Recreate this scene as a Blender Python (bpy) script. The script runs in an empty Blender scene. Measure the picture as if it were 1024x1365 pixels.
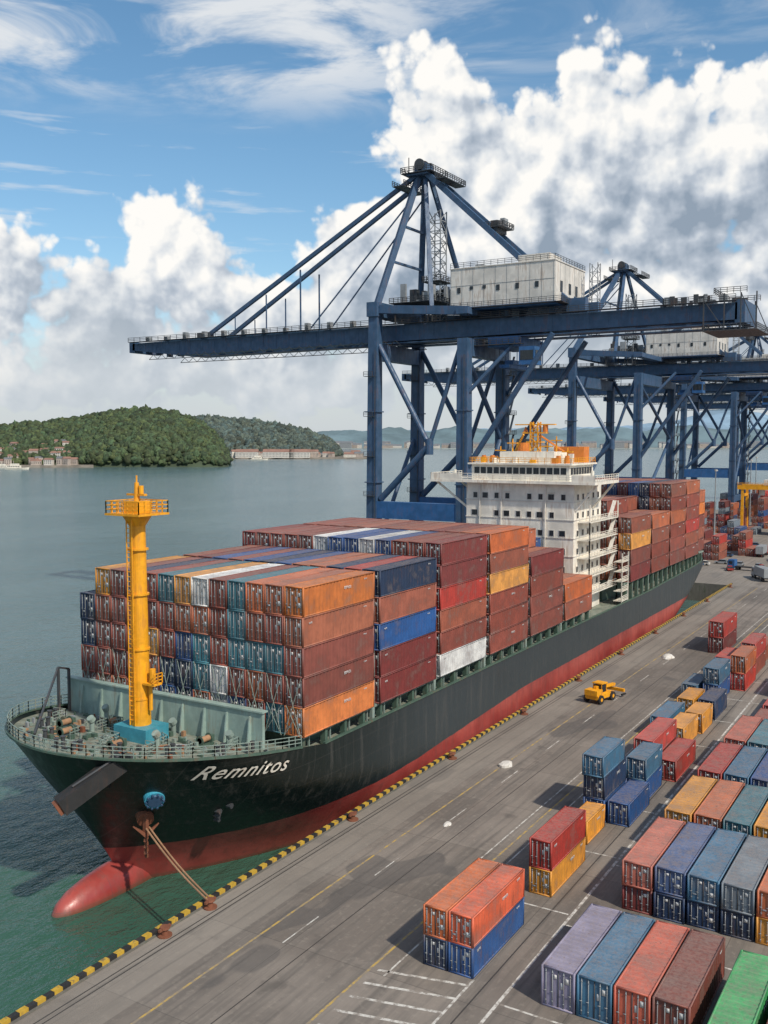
import bpy, math, random
import numpy as np
from mathutils import Vector
random.seed(7); rng=np.random.default_rng(7)
S=bpy.context.scene
S.view_settings.view_transform='Standard'; S.view_settings.look='None'; S.view_settings.exposure=0
COL=S.collection

# ---------------------------------------------------------------- helpers
class MB:
    def __init__(s): s.v=[]; s.f=[]; s.m=[]
    def quad(s,pts,m=0):
        n=len(s.v); s.v+= [tuple(p) for p in pts]; s.f.append(tuple(range(n,n+len(pts)))); s.m.append(m)
    def hexa(s,P,m=0):
        n=len(s.v); s.v+=[tuple(p) for p in P]
        for q in ((0,3,2,1),(4,5,6,7),(0,1,5,4),(1,2,6,5),(2,3,7,6),(3,0,4,7)):
            s.f.append(tuple(n+i for i in q)); s.m.append(m)
    def box(s,x0,x1,y0,y1,z0,z1,m=0):
        s.hexa([(x0,y0,z0),(x1,y0,z0),(x1,y1,z0),(x0,y1,z0),(x0,y0,z1),(x1,y0,z1),(x1,y1,z1),(x0,y1,z1)],m)
    def beam(s,a,b,w,h=None,m=0,w2=None,h2=None):
        h=w if h is None else h; w2=w if w2 is None else w2; h2=h if h2 is None else h2
        a=Vector(a); b=Vector(b); d=(b-a).normalized()
        up=Vector((0,0,1)) if abs(d.z)<.98 else Vector((0,1,0))
        r=d.cross(up).normalized(); u=r.cross(d)
        P=[a+r*(i*w/2)+u*(j*h/2) for i,j in((-1,-1),(1,-1),(1,1),(-1,1))]+[b+r*(i*w2/2)+u*(j*h2/2) for i,j in((-1,-1),(1,-1),(1,1),(-1,1))]
        s.hexa(P,m)
    def cyl(s,a,b,r1,r2=None,n=12,m=0):
        r2=r1 if r2 is None else r2
        a=Vector(a); b=Vector(b); d=(b-a).normalized()
        up=Vector((0,0,1)) if abs(d.z)<.98 else Vector((0,1,0))
        r=d.cross(up).normalized(); u=r.cross(d); k=len(s.v)
        for c,R in((a,r1),(b,r2)):
            for i in range(n):
                t=2*math.pi*i/n; s.v.append(tuple(c+r*(R*math.cos(t))+u*(R*math.sin(t))))
        for i in range(n):
            j=(i+1)%n; s.f.append((k+i,k+j,k+n+j,k+n+i)); s.m.append(m)
        s.f.append(tuple(k+i for i in range(n))); s.m.append(m)
        s.f.append(tuple(k+n+i for i in range(n-1,-1,-1))); s.m.append(m)
    def rail(s,pts,h=1.1,step=1.6,t=.07,m=0,rows=3):
        for a,b in zip(pts[:-1],pts[1:]):
            a=Vector(a); b=Vector(b); L=(b-a).length
            if L<.01: continue
            n=max(1,int(round(L/step)))
            for i in range(n+1):
                p=a.lerp(b,i/n); s.beam(p,p+Vector((0,0,h)),t,t,m)
            for k in range(rows):
                z=h*(k+1)/rows; s.beam(a+Vector((0,0,z)),b+Vector((0,0,z)),t,t,m)
    def lattice(s,a,b,w,t=.12,seg=6,m=0):
        a=Vector(a); b=Vector(b); d=(b-a).normalized()
        up=Vector((0,0,1)) if abs(d.z)<.98 else Vector((0,1,0))
        r=d.cross(up).normalized(); u=r.cross(d)
        C=[r*(i*w/2)+u*(j*w/2) for i,j in((-1,-1),(1,-1),(1,1),(-1,1))]
        for c in C: s.beam(a+c,b+c,t,t,m)
        for k in range(seg):
            p=a.lerp(b,k/seg); q=a.lerp(b,(k+1)/seg)
            for i in range(4):
                c1,c2=C[i],C[(i+1)%4]
                s.beam(p+c1,p+c2,t*.7,t*.7,m); s.beam(p+(c1 if k%2 else c2),q+(c2 if k%2 else c1),t*.7,t*.7,m)
    def obj(s,name,mats,parent=None,smooth=False):
        me=bpy.data.meshes.new(name); me.from_pydata(s.v,[],s.f)
        for mt in mats: me.materials.append(mt)
        me.polygons.foreach_set('material_index',s.m)
        if smooth: me.polygons.foreach_set('use_smooth',[True]*len(s.f))
        me.update(); o=bpy.data.objects.new(name,me); COL.objects.link(o)
        if parent: o.parent=parent
        return o
def empty(name,loc=(0,0,0)):
    o=bpy.data.objects.new(name,None); o.location=loc; COL.objects.link(o); return o

class NT:
    def __init__(s,nt,dim='3D'): s.nt=nt; s.n=nt.nodes; s.l=nt.links; s.dim=dim
    def put(s,sock,v):
        if isinstance(v,bpy.types.NodeSocket): s.l.new(v,sock)
        elif v is not None:
            try: sock.default_value=v
            except Exception: sock.default_value=(v[0],v[1],v[2],1) if len(v)==3 else v
    def math(s,op,a,b=None,c=None,clamp=False):
        n=s.n.new('ShaderNodeMath'); n.operation=op; n.use_clamp=clamp
        s.put(n.inputs[0],a); 
        if b is not None: s.put(n.inputs[1],b)
        if c is not None: s.put(n.inputs[2],c)
        return n.outputs[0]
    def vec(s,op,a,b=None):
        n=s.n.new('ShaderNodeVectorMath'); n.operation=op; s.put(n.inputs[0],a)
        if b is not None:
            s.put(n.inputs[1],b)
        return n.outputs['Value'] if op in('LENGTH','DOT_PRODUCT') else n.outputs[0]
    def comb(s,x,y,z=0.):
        n=s.n.new('ShaderNodeCombineXYZ'); s.put(n.inputs[0],x); s.put(n.inputs[1],y); s.put(n.inputs[2],z); return n.outputs[0]
    def sep(s,v):
        n=s.n.new('ShaderNodeSeparateXYZ'); s.put(n.inputs[0],v); return n.outputs
    def noise(s,v,scale,detail=4,rough=.55,dist=0.):
        n=s.n.new('ShaderNodeTexNoise'); n.noise_dimensions=s.dim; s.put(n.inputs['Vector'],v); n.inputs['Scale'].default_value=scale
        n.inputs['Detail'].default_value=detail; n.inputs['Roughness'].default_value=rough; n.inputs['Distortion'].default_value=dist
        return n.outputs['Fac']
    def voro(s,v,scale):
        n=s.n.new('ShaderNodeTexVoronoi'); n.voronoi_dimensions=s.dim; n.feature='F1'; s.put(n.inputs['Vector'],v); n.inputs['Scale'].default_value=scale
        return n.outputs['Distance']
    def ramp(s,f,lo,hi,a=0.,b=1.,smooth=True):
        n=s.n.new('ShaderNodeMapRange'); n.interpolation_type='SMOOTHSTEP' if smooth else 'LINEAR'
        s.put(n.inputs[0],f); n.inputs[1].default_value=lo; n.inputs[2].default_value=hi; n.inputs[3].default_value=a; n.inputs[4].default_value=b
        return n.outputs[0]
    def mix(s,f,a,b,mode='MIX'):
        n=s.n.new('ShaderNodeMix'); n.data_type='RGBA'; n.blend_type=mode
        s.put(n.inputs[0],f); 
        for i,v in((6,a),(7,b)):
            if isinstance(v,bpy.types.NodeSocket): s.l.new(v,n.inputs[i])
            else: n.inputs[i].default_value=(v[0],v[1],v[2],1)
        return n.outputs[2]
def mat(name):
    m=bpy.data.materials.new(name); m.use_nodes=True; t=NT(m.node_tree); b=m.node_tree.nodes['Principled BSDF']
    pos=t.n.new('ShaderNodeNewGeometry').outputs['Position']
    return m,t,b,pos
def setc(t,b,c):
    if isinstance(c,bpy.types.NodeSocket): t.l.new(c,b.inputs['Base Color'])
    else: b.inputs['Base Color'].default_value=(c[0],c[1],c[2],1)
def bump(t,b,h,strength=.3,dist=.1):
    n=t.n.new('ShaderNodeBump'); n.inputs['Strength'].default_value=strength; n.inputs['Distance'].default_value=dist
    t.l.new(h,n.inputs['Height']); t.l.new(n.outputs[0],b.inputs['Normal'])
def paint(name,c,rust=(.12,.05,.025),amt=.35,rough=.5,metal=0.,sc=.6):
    m,t,b,pos=mat(name)
    n1=t.noise(pos,sc,3,.6); st=t.vec('MULTIPLY',pos,(1.,1.,.12)); n2=t.noise(st,2.2,3,.65)
    dirt=t.ramp(t.math('MULTIPLY',n1,n2),.25,.4,0,amt)
    col=t.mix(t.ramp(n1,.3,.7),tuple(x*.78 for x in c),tuple(min(1,x*1.12) for x in c))
    col=t.mix(dirt,col,rust); setc(t,b,col)
    t.l.new(t.ramp(n2,.3,.7,rough-.1,rough+.15),b.inputs['Roughness'])
    return m

M_blue=paint('crane_blue_paint',(.04,.09,.17),amt=.35)
M_blue2=paint('crane_blue_bright',(.025,.11,.28),amt=.25)
M_dark=paint('dark_steel',(.05,.055,.06),amt=.4)
M_grey=paint('galvanised_steel',(.28,.3,.31),amt=.4)
M_white=paint('house_white_paint',(.66,.63,.57),rust=(.3,.2,.13),amt=.5,sc=.3)
M_cream=paint('cream_paint',(.78,.74,.64),rust=(.35,.2,.1),amt=.45,sc=.3)
M_glass=paint('window_glass',(.02,.025,.03),amt=.05,rough=.2)
M_yel=paint('mast_yellow_paint',(.82,.36,.01),rust=(.3,.12,.03),amt=.45,sc=.8)
M_org=paint('orange_paint',(.65,.2,.03),amt=.4)
M_green=paint('deck_green_paint',(.24,.31,.27),rust=(.2,.12,.07),amt=.5)
M_dkgreen=paint('deck_dark_green',(.07,.12,.09),rust=(.14,.07,.04),amt=.5)
M_rust=paint('rusty_iron',(.2,.07,.035),amt=.6,rough=.8)
M_rope=paint('rope',(.35,.2,.11),amt=.3,rough=.9)
M_black=paint('black_rubber',(.02,.02,.02),amt=.15,rough=.7)
M_kerby=paint('kerb_yellow',(.5,.31,.03),rust=(.1,.08,.06),amt=.8,rough=.8,sc=1.5)
M_mark=paint('container_marking_white',(.6,.6,.58),rust=(.4,.3,.25),amt=.3,rough=.7)
M_teal=paint('teal_paint',(.05,.28,.36),amt=.3)
M_red=paint('red_paint',(.4,.04,.03),amt=.3)
M_bg=paint('bow_emblem_blue',(.06,.36,.5),amt=.2)

# container paint
M_cont,t,b,pos=mat('container_paint')
at=t.n.new('ShaderNodeAttribute'); at.attribute_name='tint'
n1=t.noise(pos,.45,4,.65); n2=t.noise(t.vec('MULTIPLY',pos,(1.3,1.3,.15)),2.5,4,.7)
c=t.mix(t.ramp(n1,.3,.7),at.outputs['Color'],t.mix(1.,at.outputs['Color'],(.6,.6,.62),'MULTIPLY'))
nz=t.sep(t.n.new('ShaderNodeNewGeometry').outputs['Normal'])[2]
c=t.mix(t.math('MULTIPLY',t.ramp(nz,.6,.95),t.ramp(n2,.3,.65,.06,.32)),c,(.38,.31,.26))
c=t.mix(t.ramp(n1,.5,.72,0,.22),c,(.33,.26,.22))
c=t.mix(t.ramp(n2,.54,.72,0,.55),c,(.12,.055,.035))
setc(t,b,c); b.inputs['Roughness'].default_value=.55

# ---------------------------------------------------------------- containers
_cache={}
def cont(L,W,H,var):
    k=(L,W,H,var)
    if k in _cache: return _cache[k]
    m=MB(); p=.16; r=.13; hw=W/2
    for x in(0,L-p):
        for y in(-hw,hw-p): m.box(x,x+p,y,y+p,0,H)
    for y in(-hw,hw-r):
        for z in(0,H-r): m.box(p,L-p,y,y+r,z,z+r)
    for x in(0,L-r):
        for z in(0,H-r): m.box(x,x+r,-hw+p,hw-p,z,z+r)
    n=max(8,int(L/.62)); xs=[];of=[]
    for i in range(n):
        a=p+(L-2*p)*i/n; w=(L-2*p)/n
        xs+=[a,a+w*.36,a+w*.5,a+w*.86]; of+=[0,0,1,1]
    xs.append(L-p); of.append(0)
    for sgn in(-1,1):
        for i in range(len(xs)-1):
            y1=sgn*(hw-.035-.075*of[i]); y2=sgn*(hw-.035-.075*of[i+1])
            m.quad([(xs[i],y1,r),(xs[i+1],y2,r),(xs[i+1],y2,H-r),(xs[i],y1,H-r)])
    for i in range(0,len(xs)-1):
        z1=H-.03-.04*of[i]; z2=H-.03-.04*of[i+1]
        m.quad([(xs[i],-hw+r,z1),(xs[i+1],-hw+r,z2),(xs[i+1],hw-r,z2),(xs[i],hw-r,z1)])
    m.quad([(0,-hw,.02),(L,-hw,.02),(L,hw,.02),(0,hw,.02)])
    m.quad([(L-.05,-hw+p,r),(L-.05,hw-p,r),(L-.05,hw-p,H-r),(L-.05,-hw+p,H-r)])
    m.quad([(.11,-hw+p,r),(.11,hw-p,r),(.11,hw-p,H-r),(.11,-hw+p,H-r)])
    m.box(.07,.108,-.035,.035,r,H-r,2)
    for y in(-.72,-.33,.33,.72):
        m.box(.03,.08,y*hw-.028,y*hw+.028,.06,H-.06,3)
        m.box(.01,.03,y*hw-.05,y*hw+.16,H*.38,H*.405,3)
        for z in(.15,.86): m.box(.01,.03,y*hw-.06,y*hw+.06,H*z,H*z+.07,3)
    m.box(.08,.1,-hw*.64,-hw*.42,H*.66,H*.8,1)
    m.box(.08,.1,-hw*.27,-hw*.14,H*.5,H*.66,1)
    if var!=1: m.box(.08,.1,hw*.1,hw*.26,H*.72,H*.82,1)
    if var==2: m.box(.08,.1,hw*.4,hw*.66,H*.26,H*.31,1); m.box(.08,.1,-hw*.66,-hw*.4,H*.3,H*.46,1)
    rs=random.Random(var*31+5)
    def word(x,z,h,nl):
        for i in range(nl):
            w=h*.55; y=-hw+.012
            a=x+i*h*.75; kind=rs.randint(0,3)
            m.box(a,a+w*.28,y,y+.01,z,z+h,1)
            if kind!=1: m.box(a+w*.3,a+w,y,y+.01,z+h*.8,z+h,1)
            if kind!=2: m.box(a+w*.3,a+w,y,y+.01,z,z+h*.2,1)
            if kind>0: m.box(a+w*.72,a+w,y,y+.01,z+h*.22,z+h*.78,1)
    word(L*.84,H*.8,.14,6)
    if var==1: word(L*.08,H*.74,.2,4)
    if var==2: word(L*.55,H*.62,H*.1,6)
    out=(np.array(m.v),np.array(m.f),np.array(m.m))
    _cache[k]=out; return out
def containers(name,items,L,W,H,parent=None):
    V=[];F=[];Mi=[];C=[];o=0
    for (x,y,z,c,var) in items:
        v,f,mi=cont(L,W,H,var)
        V.append(v+np.array([x,y,z])); F.append(f+o); Mi.append(mi)
        j=1+random.uniform(-.2,.15); g_=random.uniform(-.04,.04); s_=random.uniform(0,.16); gr=(c[0]+c[1]+c[2])/3
        cc=[max(.005,(q*(1-s_)+gr*s_)*j) for q in c]
        C.append(np.tile(np.array(cc+[1.]),(len(v),1))); o+=len(v)
    V=np.concatenate(V);F=np.concatenate(F);Mi=np.concatenate(Mi);C=np.concatenate(C)
    me=bpy.data.meshes.new(name); me.vertices.add(len(V)); me.vertices.foreach_set('co',V.ravel())
    me.loops.add(F.size); me.loops.foreach_set('vertex_index',F.ravel().astype(np.int32))
    me.polygons.add(len(F)); me.polygons.foreach_set('loop_start',np.arange(0,F.size,4,dtype=np.int32))
    try: me.polygons.foreach_set('loop_total',np.full(len(F),4,dtype=np.int32))
    except Exception: pass
    for mm in(M_cont,M_mark,M_dark,M_grey): me.materials.append(mm)
    me.polygons.foreach_set('material_index',Mi.astype(np.int32))
    a=me.attributes.new('tint','FLOAT_COLOR','POINT'); a.data.foreach_set('color',C.ravel())
    me.update(calc_edges=True); ob=bpy.data.objects.new(name,me); COL.objects.link(ob)
    if parent: ob.parent=parent
    return ob
BR=(.27,.065,.042);RU=(.33,.09,.048);RD=(.46,.042,.028);OR=(.66,.19,.035);YO=(.74,.31,.025);NV=(.013,.038,.095);BL=(.018,.085,.26)
TE=(.05,.2,.25);WH=(.66,.66,.63);GY=(.2,.25,.29);MA=(.2,.032,.028);GN=(.03,.37,.1);SB=(.045,.15,.25);BO=(.43,.125,.055);OD=(.56,.14,.042)
def rc():
    return random.choices([BR,RU,BO,MA,RD,NV,BL,TE,WH,YO,GY,OR],[28,22,16,12,5,5,5,4,1,1.5,1,3])[0]

# ---------------------------------------------------------------- ship
ship=empty('container_ship',(0,0,0)); YC=72.5
def X0(z): return float(np.interp(z,[-9,-5,-2,3,8,11.5],[69.5,68.5,67.5,64.6,61.4,59.4]))
def XE(z): return float(np.interp(z,[-9,-5,-1,3,10],[222,238,250,254,257.5]))
def hb(x,z):
    L=float(np.interp(z,[-9,-5,0,6,11.5],[58,52,40,24,17])); e=float(np.interp(z,[-5,3,11.5],[.95,.64,.52]))
    q=min(max((x-X0(z))/L,0),1); f=(1-(1-q)**2.2)**e
    Ls=float(np.interp(z,[-9,-5,2,8],[70,50,26,10])); e2=float(np.interp(z,[-5,8],[.9,.22]))
    q2=min(max((XE(z)-x)/Ls,0),1); g=(1-(1-q2)**2.5)**e2
    return 16*f*g
def ztop(x): return float(np.interp(x,[55,62,68,74,82,200,240,258],[11.4,11.0,10.5,9.7,8.4,8.3,9.2,10.2]))
def hs_(x,z):
    zn=-9+(z+9)/(ztop(x)+9)*20.3; w=min(1,max(0,(x-70)/30)); return hb(x,zn*(1-w)+z*w)
hull=MB(); NV_=26; ss=list(np.concatenate([np.linspace(0,1,45)**2*.16,np.linspace(.165,.85,30),1-(np.linspace(1,0,26)**2*.14)[0:]]))
grid={}
for side in(-1,1):
    for j in range(NV_+1):
        for i,s_ in enumerate(ss):
            v=j/NV_; zn=-9+v*20.3; x=X0(zn)+s_*(XE(min(zn,10))-X0(zn)); zt=ztop(x); z=-9+v*(zt+9)
            w=min(1,max(0,(x-70)/30)); zz=zn*(1-w)+z*w
            grid[side,j,i]=len(hull.v); hull.v.append((x,YC+side*hb(x,zz),z))
    for j in range(NV_):
        for i in range(len(ss)-1):
            q=(grid[side,j,i],grid[side,j,i+1],grid[side,j+1,i+1],grid[side,j+1,i]); hull.f.append(q if side<0 else q[::-1]); hull.m.append(0)
M_hull,t,b,pos=mat('hull_paint')
xyz=t.sep(pos); lim=t.ramp(xyz[0],60,135,-.9,2.7,False)
wob=t.math('MULTIPLY',t.math('SUBTRACT',t.noise(pos,.4,3),.5),.25)
above=t.ramp(t.math('SUBTRACT',t.math('ADD',xyz[2],wob),lim),-.05,.05)
st=t.noise(t.vec('MULTIPLY',pos,(1,1,.08)),1.2,5,.7); big=t.noise(pos,.15,4,.6)
aft=t.mix(t.ramp(xyz[0],78,112),(.005,.011,.01),(.034,.045,.05))
aft=t.mix(t.ramp(st,.5,.74,0,.45),aft,(.085,.08,.07))
redc=t.mix(t.ramp(big,.3,.7),(.25,.035,.03),(.4,.08,.065)); redc=t.mix(t.ramp(st,.48,.7,0,.5),redc,(.15,.05,.04))
hc=t.mix(above,redc,aft); hc=t.mix(t.ramp(xyz[2],-4.2,-5.2,0,.7),hc,(.03,.06,.03))
# plate seams
def seam(s_,per,w_): return t.math('LESS_THAN',t.math('FRACT',t.math('DIVIDE',s_,per)),w_/per)
sm=t.math('MAXIMUM',seam(xyz[0],7.3,.07),seam(xyz[2],2.35,.05)); hc=t.mix(t.math('MULTIPLY',sm,.35),hc,(.075,.07,.065))
setc(t,b,hc)
t.l.new(t.ramp(st,.3,.7,.28,.52),b.inputs['Roughness']); bump(t,b,t.math('ADD',big,t.math('MULTIPLY',st,.3)),.2,.4)
hull.obj('hull',[M_hull],ship,True)
bulb=MB()
N=24
prof=[(0,.05),(.35,.75),(1.1,1.4),(2.4,1.95),(4.5,2.35),(7,2.55),(10,2.6),(14,2.3)]
for k,(dx,r) in enumerate(prof):
    for i in range(N):
        a=2*math.pi*i/N; bulb.v.append((59.9+dx,YC+r*math.cos(a)*.8,-5.5+.05*dx+r*math.sin(a)*1.05))
for k in range(len(prof)-1):
    for i in range(N):
        j=(i+1)%N; bulb.f.append((k*N+i,k*N+j,(k+1)*N+j,(k+1)*N+i)); bulb.m.append(0)
bulb.obj('bulbous_bow',[M_hull],ship,True)
dk=MB(); xs=list(np.linspace(59.8,82,40))+list(np.linspace(84,257,60)); prev=None
for x in xs:
    z=ztop(x)-.45; w=max(.05,hs_(x,z)-.03); row=((x,YC-w,z),(x,YC+w,z))
    if prev: dk.quad([prev[0],row[0],row[1],prev[1]])
    prev=row
M_deck,t,b,pos=mat('deck_paint'); n=t.noise(pos,.8,5,.65)
dc=t.mix(t.ramp(n,.35,.65),(.12,.15,.12),(.24,.26,.21)); dc=t.mix(t.ramp(t.noise(pos,2.,4,.7),.52,.68,0,.7),dc,(.17,.1,.06)); setc(t,b,dc); b.inputs['Roughness'].default_value=.8
dk.obj('main_deck',[M_deck],ship)
rm=MB()
for side in(-1,1):
    pts=[]
    for x in [59.5,59.62,59.9,60.3,60.9,61.7,62.8,64.2,65.8,67.5,69.5,72,75,78]:
        z=ztop(x); w=hs_(x,z); pts.append(Vector((x,YC+side*w,z)))
    for a,b_ in zip(pts[:-1],pts[1:]): rm.beam(a+Vector((0,0,.06)),b_+Vector((0,0,.06)),.3,.2,0)
    rm.rail([p+Vector((.1,-side*.12,.1)) for p in pts],1.1,1.1,.07,1)
    xx=[82+i*5 for i in range(35)]
    for a,b_ in zip(xx[:-1],xx[1:]):
        rm.beam((a,YC+side*hb(a,8),ztop(a)+.05),(b_,YC+side*hb(b_,8),ztop(b_)+.05),.3,.2,2)
rm.obj('bulwark_rails',[M_dkgreen,M_green,M_dkgreen],ship)
cm=MB()
cm.box(80,166,YC-13.6,YC+13.6,7.6,9.85,0); cm.box(186,256,YC-11,YC+11,7.6,11.9,0)
for i in range(140):
    x=79+i*1.24
    if 166<x<186: continue
    z1=9.85 if x<166 else 11.8
    for s_ in(-1,1):
        y=YC+s_*(min(hb(x,8),16)-.7)
        if i%3==0: cm.box(x,x+.45,y-.3,y+.3,ztop(x)-.4,z1,0)
        elif i%3==1: cm.box(x,x+.12,y-.1,y+.1,ztop(x)-.4,z1-.3,1)
for s_ in(-1,1):
    cm.box(79,166,YC+s_*15.1-.35,YC+s_*15.1+.35,9.55,9.85,1)
    cm.box(186,252,YC+s_*15.1-.35,YC+s_*15.1+.35,11.5,11.8,1)
cm.box(75.6,76.0,59.6,87.6,8.8,12.7,2)
for y in np.arange(61,87,3.0): cm.hexa([(74.9,y,9),(75.6,y,9),(75.6,y+.15,9),(74.9,y+.15,9),(75.4,y,12.2),(75.6,y,12.2),(75.6,y+.15,12.2),(75.4,y+.15,12.2)],2)
cm.box(75.4,76.3,59.4,87.8,12.7,12.85,2)
cm.obj('hatch_coamings_and_breakwater',[M_dkgreen,M_green,paint('breakwater_green',(.27,.37,.33),rust=(.2,.15,.1),amt=.5)],ship)

# cargo
BASE=9.9; W=2.46; LH=3.07
def bay(x,heights,H,base,starb,name,front=None,ncol=13,L=13.6,top=None):
    items=[]
    for c_ in range(ncol):
        y=YC-16+W*(c_+.5)+ (32-13*W)/2 + (13-ncol)*W/2
        n_=heights[c_] if isinstance(heights,(list,tuple)) else heights
        for k in range(n_):
            col=rc()
            if c_==0: col=starb[::-1][min(k,len(starb)-1)]
            elif front and (c_,k) in front: col=front[(c_,k)]
            elif top and k==n_-1 and c_ in top: col=top[c_]
            elif k==n_-1 and col in(WH,GY,YO): col=BO
            items.append((x+random.uniform(-.09,.09),y,base+k*H,col,random.choice([0,0,1,2])))
    containers(name,items,L,W-.05,H-.03,ship)
fr={(1,4):BO,(2,4):OD,(3,4):TE,(3,3):TE,(3,2):TE,(3,1):BR,(1,0):TE,(1,2):TE,(2,2):TE,(4,0):WH,(4,1):WH,(5,4):WH,(6,4):YO,(6,0):NV,(6,1):NV,(5,2):TE,(5,1):TE,(6,2):BL,(7,1):NV,(7,0):BL,(9,4):NV,(10,4):BR,(11,4):YO,(12,3):NV,(12,2):NV,(3,0):BL,
    (4,4):BR,(7,4):TE,(8,4):BR,(7,2):BR,(8,2):YO,(8,3):BR,(12,1):BR,(12,0):BR}
for a_ in range(1,13):
    for k_ in range(5): fr.setdefault((a_,k_),random.choice([BR,BR,RU,MA,BO,BR]))
bay(78.4,[5]*12+[4],LH,BASE,[OR,BO,BR,BR,OR],'cargo_bay_1',fr)
bay(93.2,[5,5,5,5,5,5,5,5,5,5,5,5,4],LH,BASE,[NV,RU,BL,MA,MA],'cargo_bay_2',None,top={5:BL,6:NV,7:BL,8:BR,3:BO,4:BO,9:BL})
t3={1:BR,2:BR,3:BL,4:WH,5:BL,6:BL,7:WH,8:BR,9:BR,10:BR,11:BR,12:MA}
bay(108.0,[6,6,6,6,6,6,6,6,6,6,6,6,6],2.84,BASE,[MA,MA,RD,RU,BR,WH],'cargo_bay_3',None,top=t3)
bay(122.8,[6,6,6,6,6,6,6,6,6,6,6,6,6],2.84,BASE,[OD,RU,YO,BR,BR,BR],'cargo_bay_4',None)
bay(137.6,[4,4,5,5,5,5,5,5,5,5,5,5,5],LH,BASE,[MA,BR,BR,BR],'cargo_bay_5')
bay(152.4,[2,2,2,3,4,4,4,4,4,4,4,4,4],LH,BASE,[OD,RU],'cargo_bay_6',L=13.2)
bay(188.5,[4,4,5,5,5,5,5,5,5,5,5,4,4],3.2,11.8,[RU,YO,BR,MA],'cargo_bay_7')
bay(203.2,[4]*3+[5]*10,3.1,11.8,[BO,RU,BR,BR],'cargo_bay_8')
bay(217.8,6,3.05,11.8,[RU,BR,OD,BR,BR,BR],'cargo_bay_9',L=13.2)
bay(231.6,6,3.05,11.8,[BO,BR,BR,RD,RU,BR],'cargo_bay_10',L=12.6)
bay(244.8,5,3.05,11.9,[OD,OR,BR,RU,BR],'cargo_bay_11',ncol=12,L=10.5)
lb=MB()
for x in(92.3,107.1,121.9,136.7,151.5,202.4,217.):
    for y in np.arange(57.2,89,2.46*2): lb.box(x,x+.5,y-.2,y+.2,8.,16,0)
    lb.box(x,x+.5,57,88.4,12.9,13.1,0); lb.box(x,x+.5,57,88.4,15.9,16.1,0)
# lashing rods on the exposed door faces
for c_ in range(13):
    y=YC-16+W*(c_+.5)+(32-13*W)/2
    for k in(0,1):
        lb.beam((78.1,y-1.05,9.9),(78.33,y+.95,9.9+LH*(k+1)),.05,.05,0); lb.beam((78.1,y+1.05,9.9),(78.33,y-.95,9.9+LH*(k+1)),.05,.05,0)
lb.obj('lashing_bridges',[M_green],ship)

# superstructure
sp=MB(); gx0,gx1,gy0,gy1=168,183,61,82.5
sp.box(gx0,gx1,gy0,gy1,7.9,31.8,0)
for z in np.arange(12,31,3.3): sp.box(gx0-.12,gx1+.12,gy0-.12,gy1+.12,z,z+.14,3)
sp.box(166.5,180,56.6,89.6,31.8,32.3,0)
sp.rail([(166.6,56.7,32.3),(166.6,89.5,32.3),(180,89.5,32.3)],1.2,1.3,.09,0); sp.rail([(166.6,56.7,32.3),(180,56.7,32.3)],1.2,1.3,.09,0)
sp.box(166.55,166.65,56.7,61,32.3,33.4,0); sp.box(166.55,166.65,83,89.5,32.3,33.4,0)
for y0,y1 in((56.9,60.9),(89.2,82.6)):
    for x in(168.5,178.): sp.beam((x,y0,31.8),(x,y1,27.),.35,.35,0)
sp.box(168.2,181,62,81.5,32.3,35.2,0); sp.box(167.6,181.6,61.4,82.1,35.2,35.5,0)
sp.rail([(167.8,61.6,35.5),(167.8,81.9,35.5),(181,81.9,35.5)],1.,1.3,.08,2); sp.rail([(167.8,61.6,35.5),(181,61.6,35.5)],1.,1.3,.08,2)
for i in range(14): y=62.6+i*1.33; sp.box(168.14,168.198,y,y+1.05,33.5,34.7,1)
for i in range(8): x=168.8+i*1.45; sp.box(x,x+1.1,61.93,61.997,33.5,34.7,1)
for k in range(6):
    z=10.2+k*3.3+2.2
    for i in range(9):
        if (i+k*3)%7==5: continue
        y=62.6+i*2.2; w_=.8 if (i+k)%3 else 1.1
        sp.box(gx0-.07,gx0-.003,y-.12,y+w_+.12,z-.12,z+1.12,3); sp.box(gx0-.1,gx0-.072,y,y+w_,z,z+1.,1)
        if (i*k)%4==1: sp.box(gx0-.35,gx0-.1,y-.2,y+w_+.2,z+1.3,z+1.38,3)
    for i in range(5):
        x=169.5+i*2.8; sp.box(x-.12,x+.92,gy0-.07,gy0-.003,z-.12,z+1.12,3); sp.box(x,x+.8,gy0-.1,gy0-.072,z,z+1.,1)
for y in(66.4,75.2,79.6): sp.cyl((167.75,y,9),(167.75,y,31.5),.12,n=8,m=3)
for k in range(6):
    z=11.5+k*3.3
    if k<5:
        sp.box(170,186.5,58.6,60.85,z,z+.15,0); sp.rail([(170,58.7,z+.15),(186.5,58.7,z+.15)],1.05,1.5,.08,0)
        sp.beam((183.2,59.3,z+.1),(186.2,59.3,z+3.3),.7,.15,3)
    sp.box(170,170.2,58.6,58.8,8.,z,0); sp.box(186.3,186.5,58.6,58.8,8.,z,0)
for k in range(5):
    z=8.6+k*1.9; sp.box(183.5,187.6,56.7,58.4,z,z+.12,0); sp.rail([(183.5,56.75,z),(187.6,56.75,z)],1.0,.8,.08,0)
for x in(183.5,187.5): sp.box(x,x+.12,56.7,56.85,8.,18,0)
sp.box(171,178,66,77,35.5,37.6,0); sp.box(178.5,181.5,63,69,35.5,38.5,4)
sp.cyl((180,76,31.8),(180,76,39.3),1.6,1.4,16,4); sp.cyl((180,76,39.3),(180,76,40.),1.45,1.3,16,1)
sp.lattice((174,71,37.6),(174,71,43.2),1.5,.2,4,2); sp.box(173.3,174.7,68.6,73.4,41,41.25,2); sp.box(173.5,174.5,67,75,42.6,42.8,2)
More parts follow.
